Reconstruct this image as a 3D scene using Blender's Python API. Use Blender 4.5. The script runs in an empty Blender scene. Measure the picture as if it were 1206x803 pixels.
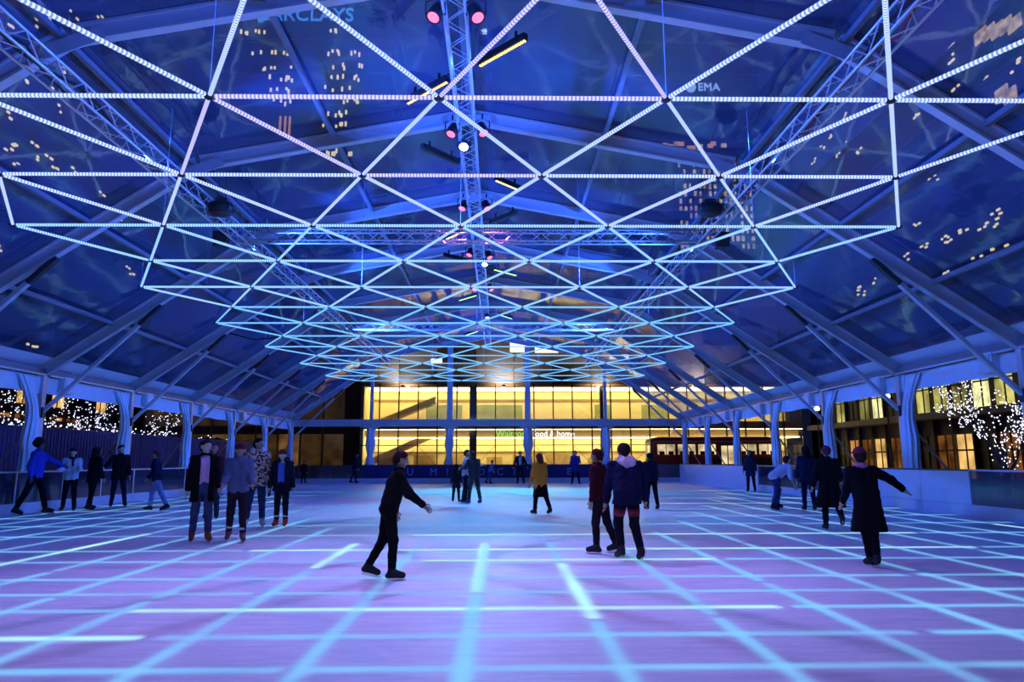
import bpy, math, random
import numpy as np
from mathutils import Vector, Matrix

scene = bpy.context.scene
COL = scene.collection
random.seed(7)
PI = math.pi

# ------------------------------------------------------------------ camera
F_PX, PITCH, YAW, ROLL = 838.6, .166, .01735, -.0031
CAM = Vector((.711, 0, 1.36))
fw0 = Vector((math.sin(YAW), math.cos(YAW), 0)); rt0 = Vector((math.cos(YAW), -math.sin(YAW), 0)); zz = Vector((0, 0, 1))
fw = fw0*math.cos(PITCH) + zz*math.sin(PITCH); up0 = zz*math.cos(PITCH) - fw0*math.sin(PITCH)
rt = rt0*math.cos(ROLL) + up0*math.sin(ROLL); up = up0*math.cos(ROLL) - rt0*math.sin(ROLL)
cd = bpy.data.cameras.new('camera'); cam = bpy.data.objects.new('camera', cd); COL.objects.link(cam)
m = Matrix.Identity(4)
for i in range(3):
    m[i][0], m[i][1], m[i][2], m[i][3] = rt[i], up[i], -fw[i], CAM[i]
cam.matrix_world = m
cd.sensor_width = 36; cd.lens = 36*F_PX/1206; cd.clip_end = 1000; cd.clip_start = .05
scene.camera = cam

# ------------------------------------------------------------------ view, world
vs = scene.view_settings
vs.view_transform = 'Standard'; vs.look = 'None'; vs.gamma = 1; vs.use_curve_mapping = False; vs.exposure = 0.0
scene.cycles.max_bounces = 6; scene.cycles.transparent_max_bounces = 24
scene.cycles.caustics_reflective = False; scene.cycles.caustics_refractive = False
w = bpy.data.worlds.new('night_sky'); scene.world = w; w.use_nodes = True
bg = w.node_tree.nodes['Background']; bg.inputs[0].default_value = (.010, .016, .055, 1); bg.inputs[1].default_value = .35

# ------------------------------------------------------------------ large lights: the rig's blue washes (on the trusses)
def area(name, loc, target, sx, sy, power, col):
    l = bpy.data.lights.new(name, 'AREA'); l.shape = 'RECTANGLE'; l.size = sx; l.size_y = sy; l.energy = power; l.color = col
    o = bpy.data.objects.new(name, l); COL.objects.link(o); o.location = loc
    o.rotation_euler = (Vector(target) - Vector(loc)).to_track_quat('-Z', 'Y').to_euler()
    return o
def spot(name, loc, target, power, col, angle=60, blend=.8, r=.08):
    l = bpy.data.lights.new(name, 'SPOT'); l.energy = power; l.color = col; l.spot_size = math.radians(angle); l.spot_blend = blend
    l.shadow_soft_size = r
    o = bpy.data.objects.new(name, l); COL.objects.link(o); o.location = loc
    o.rotation_euler = (Vector(target) - Vector(loc)).to_track_quat('-Z', 'Y').to_euler()
    return o
BLUE = (.025, .12, 1.0)
CROSS, RIDGE, DNW, SPW = 4600, 4200, 170, 3600
for y in (7, 13, 19, 25, 31, 37, 42):
    for s in (-1, 1):
        # blue wash heads on the side trusses: across to the opposite roof slope, and up to the ridge
        spot('cross_wash', (s*6.2, y, 7.05), (-s*10.2, y + 1.5, 6.9), CROSS, BLUE, 78, 1.0, .05)
        spot('ridge_wash', (s*6.2, y, 7.50), (-s*2.5, y + 2.0, 9.3), RIDGE, BLUE, 52, 1.0, .05)
        # blue wash heads under the side trusses, towards the ice
        spot('down_wash', (s*6.2, y, 7.0), (s*5.0, y + .5, 0), DNW, (.06, .16, 1.0), 120, 1.0, .05)

# ------------------------------------------------------------------ helpers
class MB:
    def __init__(s): s.v = []; s.f = []; s.m = []
    def add(s, vs_, fs_, mi=0):
        b = len(s.v); s.v += [tuple(x) for x in vs_]
        s.f += [tuple(b + i for i in f) for f in fs_]; s.m += [mi]*len(fs_); return s
    def box(s, c, d, mi=0, rz=0):
        x, y, z = d[0]/2, d[1]/2, d[2]/2; cc, ss = math.cos(rz), math.sin(rz)
        vs_ = []
        for k in (-1, 1):
            for j in (-1, 1):
                for i in (-1, 1):
                    a, b_ = i*x, j*y
                    vs_.append((c[0] + a*cc - b_*ss, c[1] + a*ss + b_*cc, c[2] + k*z))
        return s.add(vs_, [(0, 2, 3, 1), (4, 5, 7, 6), (0, 1, 5, 4), (2, 6, 7, 3), (0, 4, 6, 2), (1, 3, 7, 5)], mi)
    def bx(s, x0, x1, y0, y1, z0, z1, mi=0):
        return s.box(((x0 + x1)/2, (y0 + y1)/2, (z0 + z1)/2), (abs(x1 - x0), abs(y1 - y0), abs(z1 - z0)), mi)
    def bar(s, p, q, w_, h_, upv=(0, 0, 1), mi=0):
        p, q = Vector(p), Vector(q); d = (q - p).normalized(); u = Vector(upv)
        sd = d.cross(u)
        if sd.length < 1e-4: sd = d.cross(Vector((1, 0, 0)))
        sd.normalize(); u = sd.cross(d)
        vs_ = [a + sd*i*w_/2 + u*k*h_/2 for a in (p, q) for k in (-1, 1) for i in (-1, 1)]
        return s.add(vs_, [(0, 1, 3, 2), (4, 6, 7, 5), (0, 4, 5, 1), (2, 3, 7, 6), (0, 2, 6, 4), (1, 5, 7, 3)], mi)
    def loft(s, rings, mi=0, cap=True):
        n = len(rings[0]); vs_ = [p for r in rings for p in r]; fs_ = []
        for a in range(len(rings) - 1):
            for i in range(n):
                j = (i + 1) % n; fs_.append((a*n + i, a*n + j, (a + 1)*n + j, (a + 1)*n + i))
        if cap:
            fs_.append(tuple(range(n))[::-1]); fs_.append(tuple((len(rings) - 1)*n + i for i in range(n)))
        return s.add(vs_, fs_, mi)
    def tube(s, pts, r, n=6, mi=0, cap=True):
        pts = [Vector(p) for p in pts]; rs = r if isinstance(r, (list, tuple)) else [r]*len(pts)
        rings = []; ref = None
        for i, p in enumerate(pts):
            d = (pts[min(i + 1, len(pts) - 1)] - pts[max(i - 1, 0)]).normalized()
            if ref is None: ref = Vector((0, 0, 1)) if abs(d.z) < .9 else Vector((1, 0, 0))
            a = d.cross(ref).normalized(); b = d.cross(a); ref = -b if False else ref
            rings.append([p + (a*math.cos(t) + b*math.sin(t))*rs[i] for t in [2*PI*k/n for k in range(n)]])
        return s.loft(rings, mi, cap)
    def sphere(s, c, r, n=8, k=5, mi=0, sc=(1, 1, 1)):
        rings = []
        for j in range(k + 1):
            t = PI*(j + .02)/(k + .04)
            rings.append([(c[0] + sc[0]*r*math.sin(t)*math.cos(2*PI*i/n), c[1] + sc[1]*r*math.sin(t)*math.sin(2*PI*i/n), c[2] - sc[2]*r*math.cos(t)) for i in range(n)])
        return s.loft(rings, mi)
    def octa(s, c, r, mi=0):
        x, y, z = c
        return s.add([(x + r, y, z), (x - r, y, z), (x, y + r, z), (x, y - r, z), (x, y, z + r), (x, y, z - r)],
                     [(0, 2, 4), (2, 1, 4), (1, 3, 4), (3, 0, 4), (2, 0, 5), (1, 2, 5), (3, 1, 5), (0, 3, 5)], mi)
    def mesh(s, name, mats, smooth=False):
        me = bpy.data.meshes.new(name); me.from_pydata(s.v, [], s.f)
        for mm in (mats if isinstance(mats, (list, tuple)) else [mats]): me.materials.append(mm)
        if any(s.m): me.polygons.foreach_set('material_index', s.m)
        if smooth: me.polygons.foreach_set('use_smooth', [True]*len(s.f))
        me.update(); return me
    def build(s, name, mats, parent=None, smooth=False):
        return link(name, s.mesh(name, mats, smooth), parent)
def link(name, data, parent=None, loc=None):
    o = bpy.data.objects.new(name, data); COL.objects.link(o)
    if parent is not None: o.parent = parent
    if loc is not None: o.location = loc
    return o
def tag(o, label=None, cat=None, group=None, kind=None):
    if label: o['label'] = label
    if cat: o['category'] = cat
    if group: o['group'] = group
    if kind: o['kind'] = kind
    return o
def thing(name, label, cat, loc=(0, 0, 0), group=None, kind=None, rz=0):
    o = bpy.data.objects.new(name, None); COL.objects.link(o); o.location = loc; o.rotation_euler = (0, 0, rz)
    o.empty_display_size = .1
    return tag(o, label, cat, group, kind)
def text(name, body, size, loc, mat_, parent=None, rot=(PI/2, 0, 0), ext=.02, align='CENTER', space=1.0):
    c = bpy.data.curves.new(name, 'FONT'); c.body = body; c.size = size; c.extrude = ext; c.align_x = align; c.space_character = space
    c.resolution_u = 3; c.materials.append(mat_)
    o = bpy.data.objects.new(name, c); COL.objects.link(o); o.location = loc; o.rotation_euler = rot
    bpy.context.view_layer.update()
    me = bpy.data.meshes.new_from_object(o.evaluated_get(bpy.context.evaluated_depsgraph_get())); me.name = name
    bpy.data.objects.remove(o)
    o = link(name, me, parent, loc); o.rotation_euler = rot
    return o

def mat(name, col, rough=.5, metal=0, var=.12, scale=6, bump=0, emit=None, es=0, spec=.5, coat=0, emap=0):
    mt = bpy.data.materials.new(name); mt.use_nodes = True; nt = mt.node_tree; N = nt.nodes; L = nt.links
    b = N['Principled BSDF']; b.inputs['Roughness'].default_value = rough; b.inputs['Metallic'].default_value = metal
    b.inputs['Specular IOR Level'].default_value = spec; b.inputs['Coat Weight'].default_value = coat
    tc = N.new('ShaderNodeTexCoord'); ns = N.new('ShaderNodeTexNoise'); ns.inputs['Scale'].default_value = scale; ns.inputs['Detail'].default_value = 4
    L.new(tc.outputs['Object'], ns.inputs['Vector'])
    rp = N.new('ShaderNodeMix'); rp.data_type = 'RGBA'
    rp.inputs[6].default_value = (*[c*(1 - var) for c in col], 1); rp.inputs[7].default_value = (*[min(1, c*(1 + var)) for c in col], 1)
    L.new(ns.outputs['Fac'], rp.inputs[0]); L.new(rp.outputs[2], b.inputs['Base Color'])
    if bump:
        bp = N.new('ShaderNodeBump'); bp.inputs['Strength'].default_value = bump; bp.inputs['Distance'].default_value = .02
        L.new(ns.outputs['Fac'], bp.inputs['Height']); L.new(bp.outputs[0], b.inputs['Normal'])
    if emit:
        b.inputs['Emission Color'].default_value = (*emit, 1); b.inputs['Emission Strength'].default_value = es
        if emap:
            mr = N.new('ShaderNodeMapRange'); mr.inputs[1].default_value = .3; mr.inputs[2].default_value = .7
            mr.inputs[3].default_value = es*(1 - emap); mr.inputs[4].default_value = es
            L.new(ns.outputs['Fac'], mr.inputs[0]); L.new(mr.outputs[0], b.inputs['Emission Strength'])
    return mt

ALU = mat('painted_aluminium', (.62, .60, .62), .38, .25, .1, 3)
ALU_D = mat('dark_bracket_steel', (.06, .06, .07), .45, .5)
TRUSS = mat('truss_aluminium', (.70, .70, .72), .3, .45, .08)
CLOTH = mat('white_drape_cloth', (.80, .80, .82), .8, 0, .06, 10, .2)
PVCW = mat('white_tarpaulin', (.78, .78, .80), .6, 0, .05, 4)
BLACK = mat('black_equipment', (.012, .012, .014), .45)
WIRE = mat('steel_wire', (.5, .5, .55), .35, .6)
BOARDW = mat('white_barrier_plastic', (.70, .70, .74), .35, 0, .06, 3)
KICK = mat('kick_plate_plastic', (.66, .66, .72), .4, 0, .08, 3)
NAVY = mat('navy_banner', (.010, .014, .13), .6, 0, .15, 2)
LETTER = mat('banner_lettering', (.25, .30, .75), .6)
HOARD = mat('navy_hoarding', (.025, .028, .12), .55, 0, .25, 2)
CONC = mat('night_paving', (.05, .05, .055), .8, 0, .3, 2)
DARKW = mat('dark_cladding', (.05, .042, .04), .6, 0, .3, 1.5)
GREYW = mat('grey_cladding', (.24, .21, .19), .6, 0, .15, 1)
MULL = mat('dark_mullion', (.02, .018, .016), .5)

def glass_mat(name, tint=(.8, .85, .95), gloss=.12, haze=.0, hz=(.6, .65, .8), rough=.05, bump=0.0, bscale=.6):
    mt = bpy.data.materials.new(name); mt.use_nodes = True; nt = mt.node_tree; N = nt.nodes; L = nt.links
    N.remove(N['Principled BSDF']); out = N['Material Output']
    tr = N.new('ShaderNodeBsdfTransparent'); tr.inputs[0].default_value = (*tint, 1)
    gl = N.new('ShaderNodeBsdfGlossy'); gl.inputs['Roughness'].default_value = rough
    df = N.new('ShaderNodeBsdfDiffuse'); df.inputs[0].default_value = (*hz, 1)
    tl = N.new('ShaderNodeBsdfTranslucent'); tl.inputs[0].default_value = (*hz, 1)
    tc = N.new('ShaderNodeTexCoord'); ns = N.new('ShaderNodeTexNoise'); ns.inputs['Scale'].default_value = bscale; ns.inputs['Detail'].default_value = 5
    L.new(tc.outputs['Object'], ns.inputs['Vector'])
    dm = N.new('ShaderNodeMixShader'); dm.inputs[0].default_value = .3; L.new(df.outputs[0], dm.inputs[1]); L.new(tl.outputs[0], dm.inputs[2])
    m1 = N.new('ShaderNodeMixShader'); L.new(tr.outputs[0], m1.inputs[1]); L.new(dm.outputs[0], m1.inputs[2])
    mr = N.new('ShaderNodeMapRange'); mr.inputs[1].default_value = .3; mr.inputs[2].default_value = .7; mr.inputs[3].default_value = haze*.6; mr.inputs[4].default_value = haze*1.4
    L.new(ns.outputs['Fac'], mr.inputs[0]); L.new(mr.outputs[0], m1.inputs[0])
    fr = N.new('ShaderNodeFresnel'); fr.inputs[0].default_value = 1.45
    ad = N.new('ShaderNodeMath'); ad.operation = 'MULTIPLY_ADD'; ad.inputs[1].default_value = .7; ad.inputs[2].default_value = gloss; ad.use_clamp = True
    L.new(fr.outputs[0], ad.inputs[0])
    m2 = N.new('ShaderNodeMixShader'); L.new(ad.outputs[0], m2.inputs[0]); L.new(m1.outputs[0], m2.inputs[1]); L.new(gl.outputs[0], m2.inputs[2])
    if bump:
        bp = N.new('ShaderNodeBump'); bp.inputs['Strength'].default_value = bump; bp.inputs['Distance'].default_value = .15
        L.new(ns.outputs['Fac'], bp.inputs['Height']); L.new(bp.outputs[0], gl.inputs['Normal'])
    L.new(m2.outputs[0], out.inputs[0]); return mt
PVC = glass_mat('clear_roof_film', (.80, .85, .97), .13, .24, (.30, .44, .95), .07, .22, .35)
GLASS = glass_mat('clear_glass', (.85, .9, .95), .05, .03)
BGLASS = glass_mat('smoky_barrier_glass', (.55, .6, .7), .06, .12, (.3, .35, .5), .08)

def emit_mat(name, col, st, beads=0, var=0):
    mt = bpy.data.materials.new(name); mt.use_nodes = True; nt = mt.node_tree; N = nt.nodes; L = nt.links
    N.remove(N['Principled BSDF']); e = N.new('ShaderNodeEmission'); e.inputs[0].default_value = (*col, 1); e.inputs[1].default_value = st
    L.new(e.outputs[0], N['Material Output'].inputs[0])
    tc = N.new('ShaderNodeTexCoord')
    if beads:
        sp = N.new('ShaderNodeSeparateXYZ'); L.new(tc.outputs['Object'], sp.inputs[0])
        mu = N.new('ShaderNodeMath'); mu.operation = 'MULTIPLY'; mu.inputs[1].default_value = 2*PI/beads; L.new(sp.outputs[0], mu.inputs[0])
        si = N.new('ShaderNodeMath'); si.operation = 'SINE'; L.new(mu.outputs[0], si.inputs[0])
        mr = N.new('ShaderNodeMapRange'); mr.inputs[1].default_value = -1; mr.inputs[2].default_value = .6; mr.inputs[3].default_value = st*.35; mr.inputs[4].default_value = st*1.25
        L.new(si.outputs[0], mr.inputs[0]); L.new(mr.outputs[0], e.inputs[1])
    elif var:
        ns = N.new('ShaderNodeTexNoise'); ns.inputs['Scale'].default_value = .9; L.new(tc.outputs['Object'], ns.inputs['Vector'])
        mr = N.new('ShaderNodeMapRange'); mr.inputs[1].default_value = .3; mr.inputs[2].default_value = .7; mr.inputs[3].default_value = st*(1 - var); mr.inputs[4].default_value = st*(1 + var)
        L.new(ns.outputs['Fac'], mr.inputs[0]); L.new(mr.outputs[0], e.inputs[1])
    return mt
# ------------------------------------------------------------------ the ice and ground
FR_Y = [5.69 + 5*k for k in range(9)]           # tent frames; the last one is the gable
YG = FR_Y[-1]
EX, EZ, KX, KZ, RZ = 12.4, 3.80, 6.175, 8.01, 9.18   # underside of the rafters: eave, knee, ridge

def ice_material():
    mt = bpy.data.materials.new('scuffed_ice'); mt.use_nodes = True; nt = mt.node_tree; N = nt.nodes; L = nt.links
    b = N['Principled BSDF']; b.inputs['Specular IOR Level'].default_value = .45
    tc = N.new('ShaderNodeTexCoord'); mp = N.new('ShaderNodeMapping'); mp.inputs['Scale'].default_value = (.35, 2.4, 1)
    L.new(tc.outputs['Object'], mp.inputs[0])
    n1 = N.new('ShaderNodeTexNoise'); n1.inputs['Scale'].default_value = 4.5; n1.inputs['Detail'].default_value = 10; n1.inputs['Roughness'].default_value = .78
    L.new(mp.outputs[0], n1.inputs['Vector'])
    n2 = N.new('ShaderNodeTexNoise'); n2.inputs['Scale'].default_value = .45; n2.inputs['Detail'].default_value = 5; L.new(tc.outputs['Object'], n2.inputs['Vector'])
    vo = N.new('ShaderNodeTexVoronoi'); vo.feature = 'DISTANCE_TO_EDGE'; vo.inputs['Scale'].default_value = 1.3; 
    wn = N.new('ShaderNodeMix'); wn.data_type = 'RGBA'; wn.inputs[0].default_value = .35
    L.new(mp.outputs[0], wn.inputs[6]); L.new(n2.outputs['Color'], wn.inputs[7]); L.new(wn.outputs[2], vo.inputs['Vector'])
    sc = N.new('ShaderNodeMapRange'); sc.inputs[1].default_value = 0; sc.inputs[2].default_value = .02; sc.inputs[3].default_value = 1; sc.inputs[4].default_value = 0
    L.new(vo.outputs['Distance'], sc.inputs[0])
    c1 = N.new('ShaderNodeMix'); c1.data_type = 'RGBA'; c1.inputs[6].default_value = (.50, .56, .70, 1); c1.inputs[7].default_value = (.86, .89, .95, 1)
    mr = N.new('ShaderNodeMapRange'); mr.inputs[1].default_value = .32; mr.inputs[2].default_value = .68
    L.new(n1.outputs['Fac'], mr.inputs[0]); L.new(mr.outputs[0], c1.inputs[0])
    c2 = N.new('ShaderNodeMix'); c2.data_type = 'RGBA'; c2.inputs[7].default_value = (.9, .93, .97, 1)
    mu = N.new('ShaderNodeMath'); mu.operation = 'MULTIPLY'; mu.inputs[1].default_value = .25; L.new(sc.outputs[0], mu.inputs[0])
    L.new(c1.outputs[2], c2.inputs[6]); L.new(mu.outputs[0], c2.inputs[0]); L.new(c2.outputs[2], b.inputs['Base Color'])
    rr = N.new('ShaderNodeMapRange'); rr.inputs[1].default_value = .3; rr.inputs[2].default_value = .7; rr.inputs[3].default_value = .30; rr.inputs[4].default_value = .55
    L.new(n2.outputs['Fac'], rr.inputs[0]); L.new(rr.outputs[0], b.inputs['Roughness'])
    bp = N.new('ShaderNodeBump'); bp.inputs['Strength'].default_value = .12; bp.inputs['Distance'].default_value = .02
    L.new(n1.outputs['Fac'], bp.inputs['Height']); L.new(bp.outputs[0], b.inputs['Normal'])
    return mt
ICE = ice_material()
floor = MB().bx(-12.3, 12.3, -4, YG + .0, -.12, 0).build('floor', ICE)
tag(floor, 'pale scuffed ice sheet with glowing light strips set into it', kind='structure')
gnd = MB().bx(-160, 160, -20, 320, -.4, -.13).build('ground', CONC)
tag(gnd, 'dark paved square outside the tent at night', kind='structure')

# light strips frozen into the ice: soft-edged glow, one mesh for all
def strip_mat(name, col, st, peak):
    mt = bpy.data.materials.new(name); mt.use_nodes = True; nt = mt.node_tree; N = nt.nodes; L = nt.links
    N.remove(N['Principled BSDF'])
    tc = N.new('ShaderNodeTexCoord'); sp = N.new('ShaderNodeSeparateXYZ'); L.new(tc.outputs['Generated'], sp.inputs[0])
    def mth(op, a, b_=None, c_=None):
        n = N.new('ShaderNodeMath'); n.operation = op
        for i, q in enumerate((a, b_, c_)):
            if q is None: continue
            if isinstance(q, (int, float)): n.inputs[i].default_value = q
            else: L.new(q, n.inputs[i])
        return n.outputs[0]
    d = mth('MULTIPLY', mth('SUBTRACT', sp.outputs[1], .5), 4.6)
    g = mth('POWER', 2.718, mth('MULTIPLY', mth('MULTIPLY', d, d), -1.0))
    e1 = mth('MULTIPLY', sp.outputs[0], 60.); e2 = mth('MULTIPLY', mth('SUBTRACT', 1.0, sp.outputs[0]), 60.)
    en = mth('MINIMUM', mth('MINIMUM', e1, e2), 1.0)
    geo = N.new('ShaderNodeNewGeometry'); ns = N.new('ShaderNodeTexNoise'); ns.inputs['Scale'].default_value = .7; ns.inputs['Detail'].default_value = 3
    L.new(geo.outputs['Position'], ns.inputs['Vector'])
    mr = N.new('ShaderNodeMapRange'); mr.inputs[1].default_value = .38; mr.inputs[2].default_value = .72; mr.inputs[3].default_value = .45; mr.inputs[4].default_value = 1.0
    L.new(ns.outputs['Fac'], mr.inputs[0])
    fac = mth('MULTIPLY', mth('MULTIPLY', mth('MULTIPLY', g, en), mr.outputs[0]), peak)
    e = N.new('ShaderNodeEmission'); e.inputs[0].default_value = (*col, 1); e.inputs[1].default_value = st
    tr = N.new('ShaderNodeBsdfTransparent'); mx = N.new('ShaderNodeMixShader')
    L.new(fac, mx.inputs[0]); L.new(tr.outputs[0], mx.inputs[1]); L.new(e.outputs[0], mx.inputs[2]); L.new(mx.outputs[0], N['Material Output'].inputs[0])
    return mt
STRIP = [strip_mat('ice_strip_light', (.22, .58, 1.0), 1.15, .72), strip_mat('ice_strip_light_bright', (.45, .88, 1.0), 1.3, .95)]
me_strip = MB().add([(-.5, -.5, 0), (.5, -.5, 0), (.5, .5, 0), (-.5, .5, 0)], [(0, 1, 2, 3)]).mesh('light_strip', STRIP[0])
me_stripb = MB().add([(-.5, -.5, 0), (.5, -.5, 0), (.5, .5, 0), (-.5, .5, 0)], [(0, 1, 2, 3)]).mesh('light_strip', STRIP[1])
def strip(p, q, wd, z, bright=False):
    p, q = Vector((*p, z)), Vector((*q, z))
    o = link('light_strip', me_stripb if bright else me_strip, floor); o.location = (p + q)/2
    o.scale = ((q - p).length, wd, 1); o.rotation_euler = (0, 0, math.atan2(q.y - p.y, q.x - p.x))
rs = random.Random(3)
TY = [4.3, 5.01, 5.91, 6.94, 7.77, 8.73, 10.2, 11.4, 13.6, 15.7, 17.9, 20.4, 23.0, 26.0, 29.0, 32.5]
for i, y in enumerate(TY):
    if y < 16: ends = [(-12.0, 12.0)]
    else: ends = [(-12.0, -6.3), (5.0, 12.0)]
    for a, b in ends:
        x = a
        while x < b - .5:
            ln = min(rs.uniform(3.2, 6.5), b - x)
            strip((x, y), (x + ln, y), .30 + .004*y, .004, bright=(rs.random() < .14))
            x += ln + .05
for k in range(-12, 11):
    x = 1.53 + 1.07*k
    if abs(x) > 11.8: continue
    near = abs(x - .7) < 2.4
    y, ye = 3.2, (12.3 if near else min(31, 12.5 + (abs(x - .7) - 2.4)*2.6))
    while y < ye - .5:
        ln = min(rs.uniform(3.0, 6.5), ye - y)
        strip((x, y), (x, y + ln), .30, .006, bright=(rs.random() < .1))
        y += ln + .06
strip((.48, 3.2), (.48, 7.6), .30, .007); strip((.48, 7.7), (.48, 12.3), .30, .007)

# ------------------------------------------------------------------ tent frames
def ibeam(b, p, q, depth=.32, wd=.17, lip=.045, n=(0, 0, 1)):
    """flanged rafter whose underside runs p-q in a plane of constant y; n = outward normal"""
    p, q, n = Vector(p), Vector(q), Vector(n)
    b.bar(p + n*lip/2, q + n*lip/2, wd, lip, n); b.bar(p + n*(depth - lip/2), q + n*(depth - lip/2), wd, lip, n)
    b.bar(p + n*(depth/2), q + n*(depth/2), wd*.45, depth - 2*lip, n)
nl = Vector((KZ - EZ, 0, EX - KX)).normalized(); nu = Vector((RZ - KZ, 0, KX)).normalized()
ORD = ['nearest', 'second nearest', 'third nearest', 'fourth nearest', 'fifth nearest', 'third from the gable', 'second from the gable', 'gable end']
# profile of roof film (top of rafters), right half, from eave to ridge
T_E = Vector((EX, 0, EZ)) + nl*.33; T_R = Vector((0, 0, RZ + .335/nu.z*1.0))
a1 = Vector((EX, 0, EZ)) + nl*.33; d1 = Vector((KX - EX, 0, KZ - EZ)); a2 = Vector((KX, 0, KZ)) + nu*.33; d2 = Vector((-KX, 0, RZ - KZ))
t_ = ((a2.x - a1.x)*d2.z - (a2.z - a1.z)*d2.x)/(d1.x*d2.z - d1.z*d2.x); T_K = a1 + d1*t_
frames = []
for i, y in enumerate(FR_Y):
    if i == 0: continue
    t = thing('tent_frame', 'pale aluminium portal frame spanning the ice, ' + ORD[i - 1] + (' of the frames' if i < 6 else '' ) , 'tent frame', (0, y, 0), 'portal frames of the tent')
    frames.append(t)
    for s in (-1, 1):
        b = MB(); ibeam(b, (s*EX, 0, EZ), (s*KX, 0, KZ), n=(s*nl.x, 0, nl.z)); b.build('rafter', ALU, t)
        b = MB(); ibeam(b, (s*KX, 0, KZ), (0, 0, RZ), n=(s*nu.x, 0, nu.z)); b.build('rafter', ALU, t)
        b = MB().bx(s*12.4, s*12.64, -.09, .09, 0, EZ + .25); b.bx(s*12.38, s*12.66, -.11, .11, 0, .06); b.build('leg', ALU, t)
        b = MB().bar((s*12.42, 0, 2.75), (s*9.3, 0, 5.86), .09, .12, (0, 1, 0)); b.build('brace', ALU, t)
        MB().bar((s*9.26, 0, 5.90), (s*9.85, 0, 5.31), .11, .14, (0, 1, 0)).build('brace_sleeve', ALU_D, t); MB().box((s*12.40, 0, 2.75), (.1, .16, .3)).build('brace_bracket', ALU_D, t)
        b = MB(); b.bar((s*(KX + .45), -.085, KZ - .2), (s*(KX - .5), -.085, KZ + .18), .02, .26, (0, 0, 1)); b.build('knee_plate', ALU, t)
        b = MB().tube([(s*12.66, -.1, 2.3), (s*13.9, -1.0, -.1)], .035, 6); b.build('guy_pole', ALU, t)
    b = MB().bar((-.5, -.085, RZ + .06), (.5, -.085, RZ + .06), .02, .24); b.build('ridge_plate', ALU, t)

# ------------------------------------------------------------------ roof film, purlins
ceil = thing('ceiling', 'clear plastic film roof stretched between the tent frames', None, kind='structure')
ceil.pop('category', None) if 'category' in ceil else None
def film_mesh(p, q, ln, sag):
    """sheet from profile point p to q over a bay of length ln, bellied outward a little"""
    p, q = Vector(p), Vector(q); nn = Vector((-(q.z - p.z), 0, q.x - p.x)).normalized()
    if nn.z < 0: nn = -nn
    vs_, fs_ = [], []; A, B = 7, 7
    for i in range(A):
        for j in range(B):
            u, v = i/(A - 1), j/(B - 1)
            vs_.append(p.lerp(q, u) + Vector((0, v*ln, 0)) + nn*(sag*math.sin(PI*u)*math.sin(PI*v)))
    for i in range(A - 1):
        for j in range(B - 1):
            f = (i*B + j, (i + 1)*B + j, (i + 1)*B + j + 1, i*B + j + 1); fs_.append(f if q.x < p.x else f[::-1])
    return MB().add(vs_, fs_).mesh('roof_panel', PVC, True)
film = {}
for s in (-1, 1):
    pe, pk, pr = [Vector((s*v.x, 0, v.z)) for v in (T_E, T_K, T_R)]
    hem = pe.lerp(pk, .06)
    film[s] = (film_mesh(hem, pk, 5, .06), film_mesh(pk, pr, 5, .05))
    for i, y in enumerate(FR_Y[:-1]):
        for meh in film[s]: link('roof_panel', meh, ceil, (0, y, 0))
        MB().bar(pe + Vector((0, y, 0)), hem + Vector((0, y, 0)), .01, .01)
        b = MB(); o1 = Vector((s*nl.x, 0, nl.z))*.015
        b.add([pe + Vector((0, y, 0)), hem + Vector((0, y, 0)), hem + Vector((0, y + 5, 0)), pe + Vector((0, y + 5, 0)),
               pe + o1 + Vector((0, y, 0)), hem + o1 + Vector((0, y, 0)), hem + o1 + Vector((0, y + 5, 0)), pe + o1 + Vector((0, y + 5, 0))],
              [(0, 1, 2, 3), (4, 7, 6, 5), (0, 4, 5, 1), (2, 6, 7, 3), (1, 5, 6, 2), (0, 3, 7, 4)])
        b.build('hem_strip', PVCW, ceil)
pur = MB().bx(-.045, .045, .07, 4.93, -.05, .05).mesh('purlin', mat('dull_purlin', (.26, .26, .30), .5, .3))
for y in FR_Y[:-1]:
    for s in (-1, 1):
        for u, (p, q) in ((.32, (T_E, T_K)), (.64, (T_E, T_K)), (.985, (T_E, T_K)), (.5, (T_K, T_R))):
            c = p.lerp(q, u); link('purlin', pur, ceil, (s*c.x, y, c.z - .10))
    link('purlin', pur, ceil, (0, y, T_R.z - .12))

# eave beams with white valances
EAVE = mat('dull_eave_beam', (.22, .22, .25), .5, .3)
for n, s in ((1, -1), (2, 1)):
    tr = thing('trim_%d' % n, 'eave beam with white valance along the ' + ('hoarding side' if s < 0 else 'bus side'), None, kind='structure')
    for y in FR_Y[:-1]:
        MB().bx(s*12.36, s*12.62, y + .1, y + 4.9, 3.84, 4.02).build('eave_beam', EAVE, tr); MB().bx(s*12.33, s*12.38, y + .1, y + 4.9, 3.80, 3.85).build('eave_lip', ALU, tr)
        b = MB(); K = 14
        vs_ = []
        for i in range(K + 1):
            x = s*(12.50 + .018*math.sin(i*2.1)); yy = y + .05 + 4.9*i/K
            vs_ += [(x, yy, 3.80), (x + s*.01, yy, 3.30 + .015*math.sin(i*1.3)), (x + s*.025, yy, 3.30 + .015*math.sin(i*1.3)), (x + s*.02, yy, 3.80)]
        b.add(vs_, [(4*i + a, 4*i + (a + 1) % 4, 4*i + 4 + (a + 1) % 4, 4*i + 4 + a) for i in range(K) for a in range(4)])
        b.build('valance', PVCW, tr)
        b = MB().bx(s*12.30, s*12.47, y + .75, y + 1.25, 3.38, 3.86); b.bx(s*12.27, s*12.30, y + .80, y + 1.2, 3.42, 3.80); b.build('eave_box', BOARDW, tr)

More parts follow.
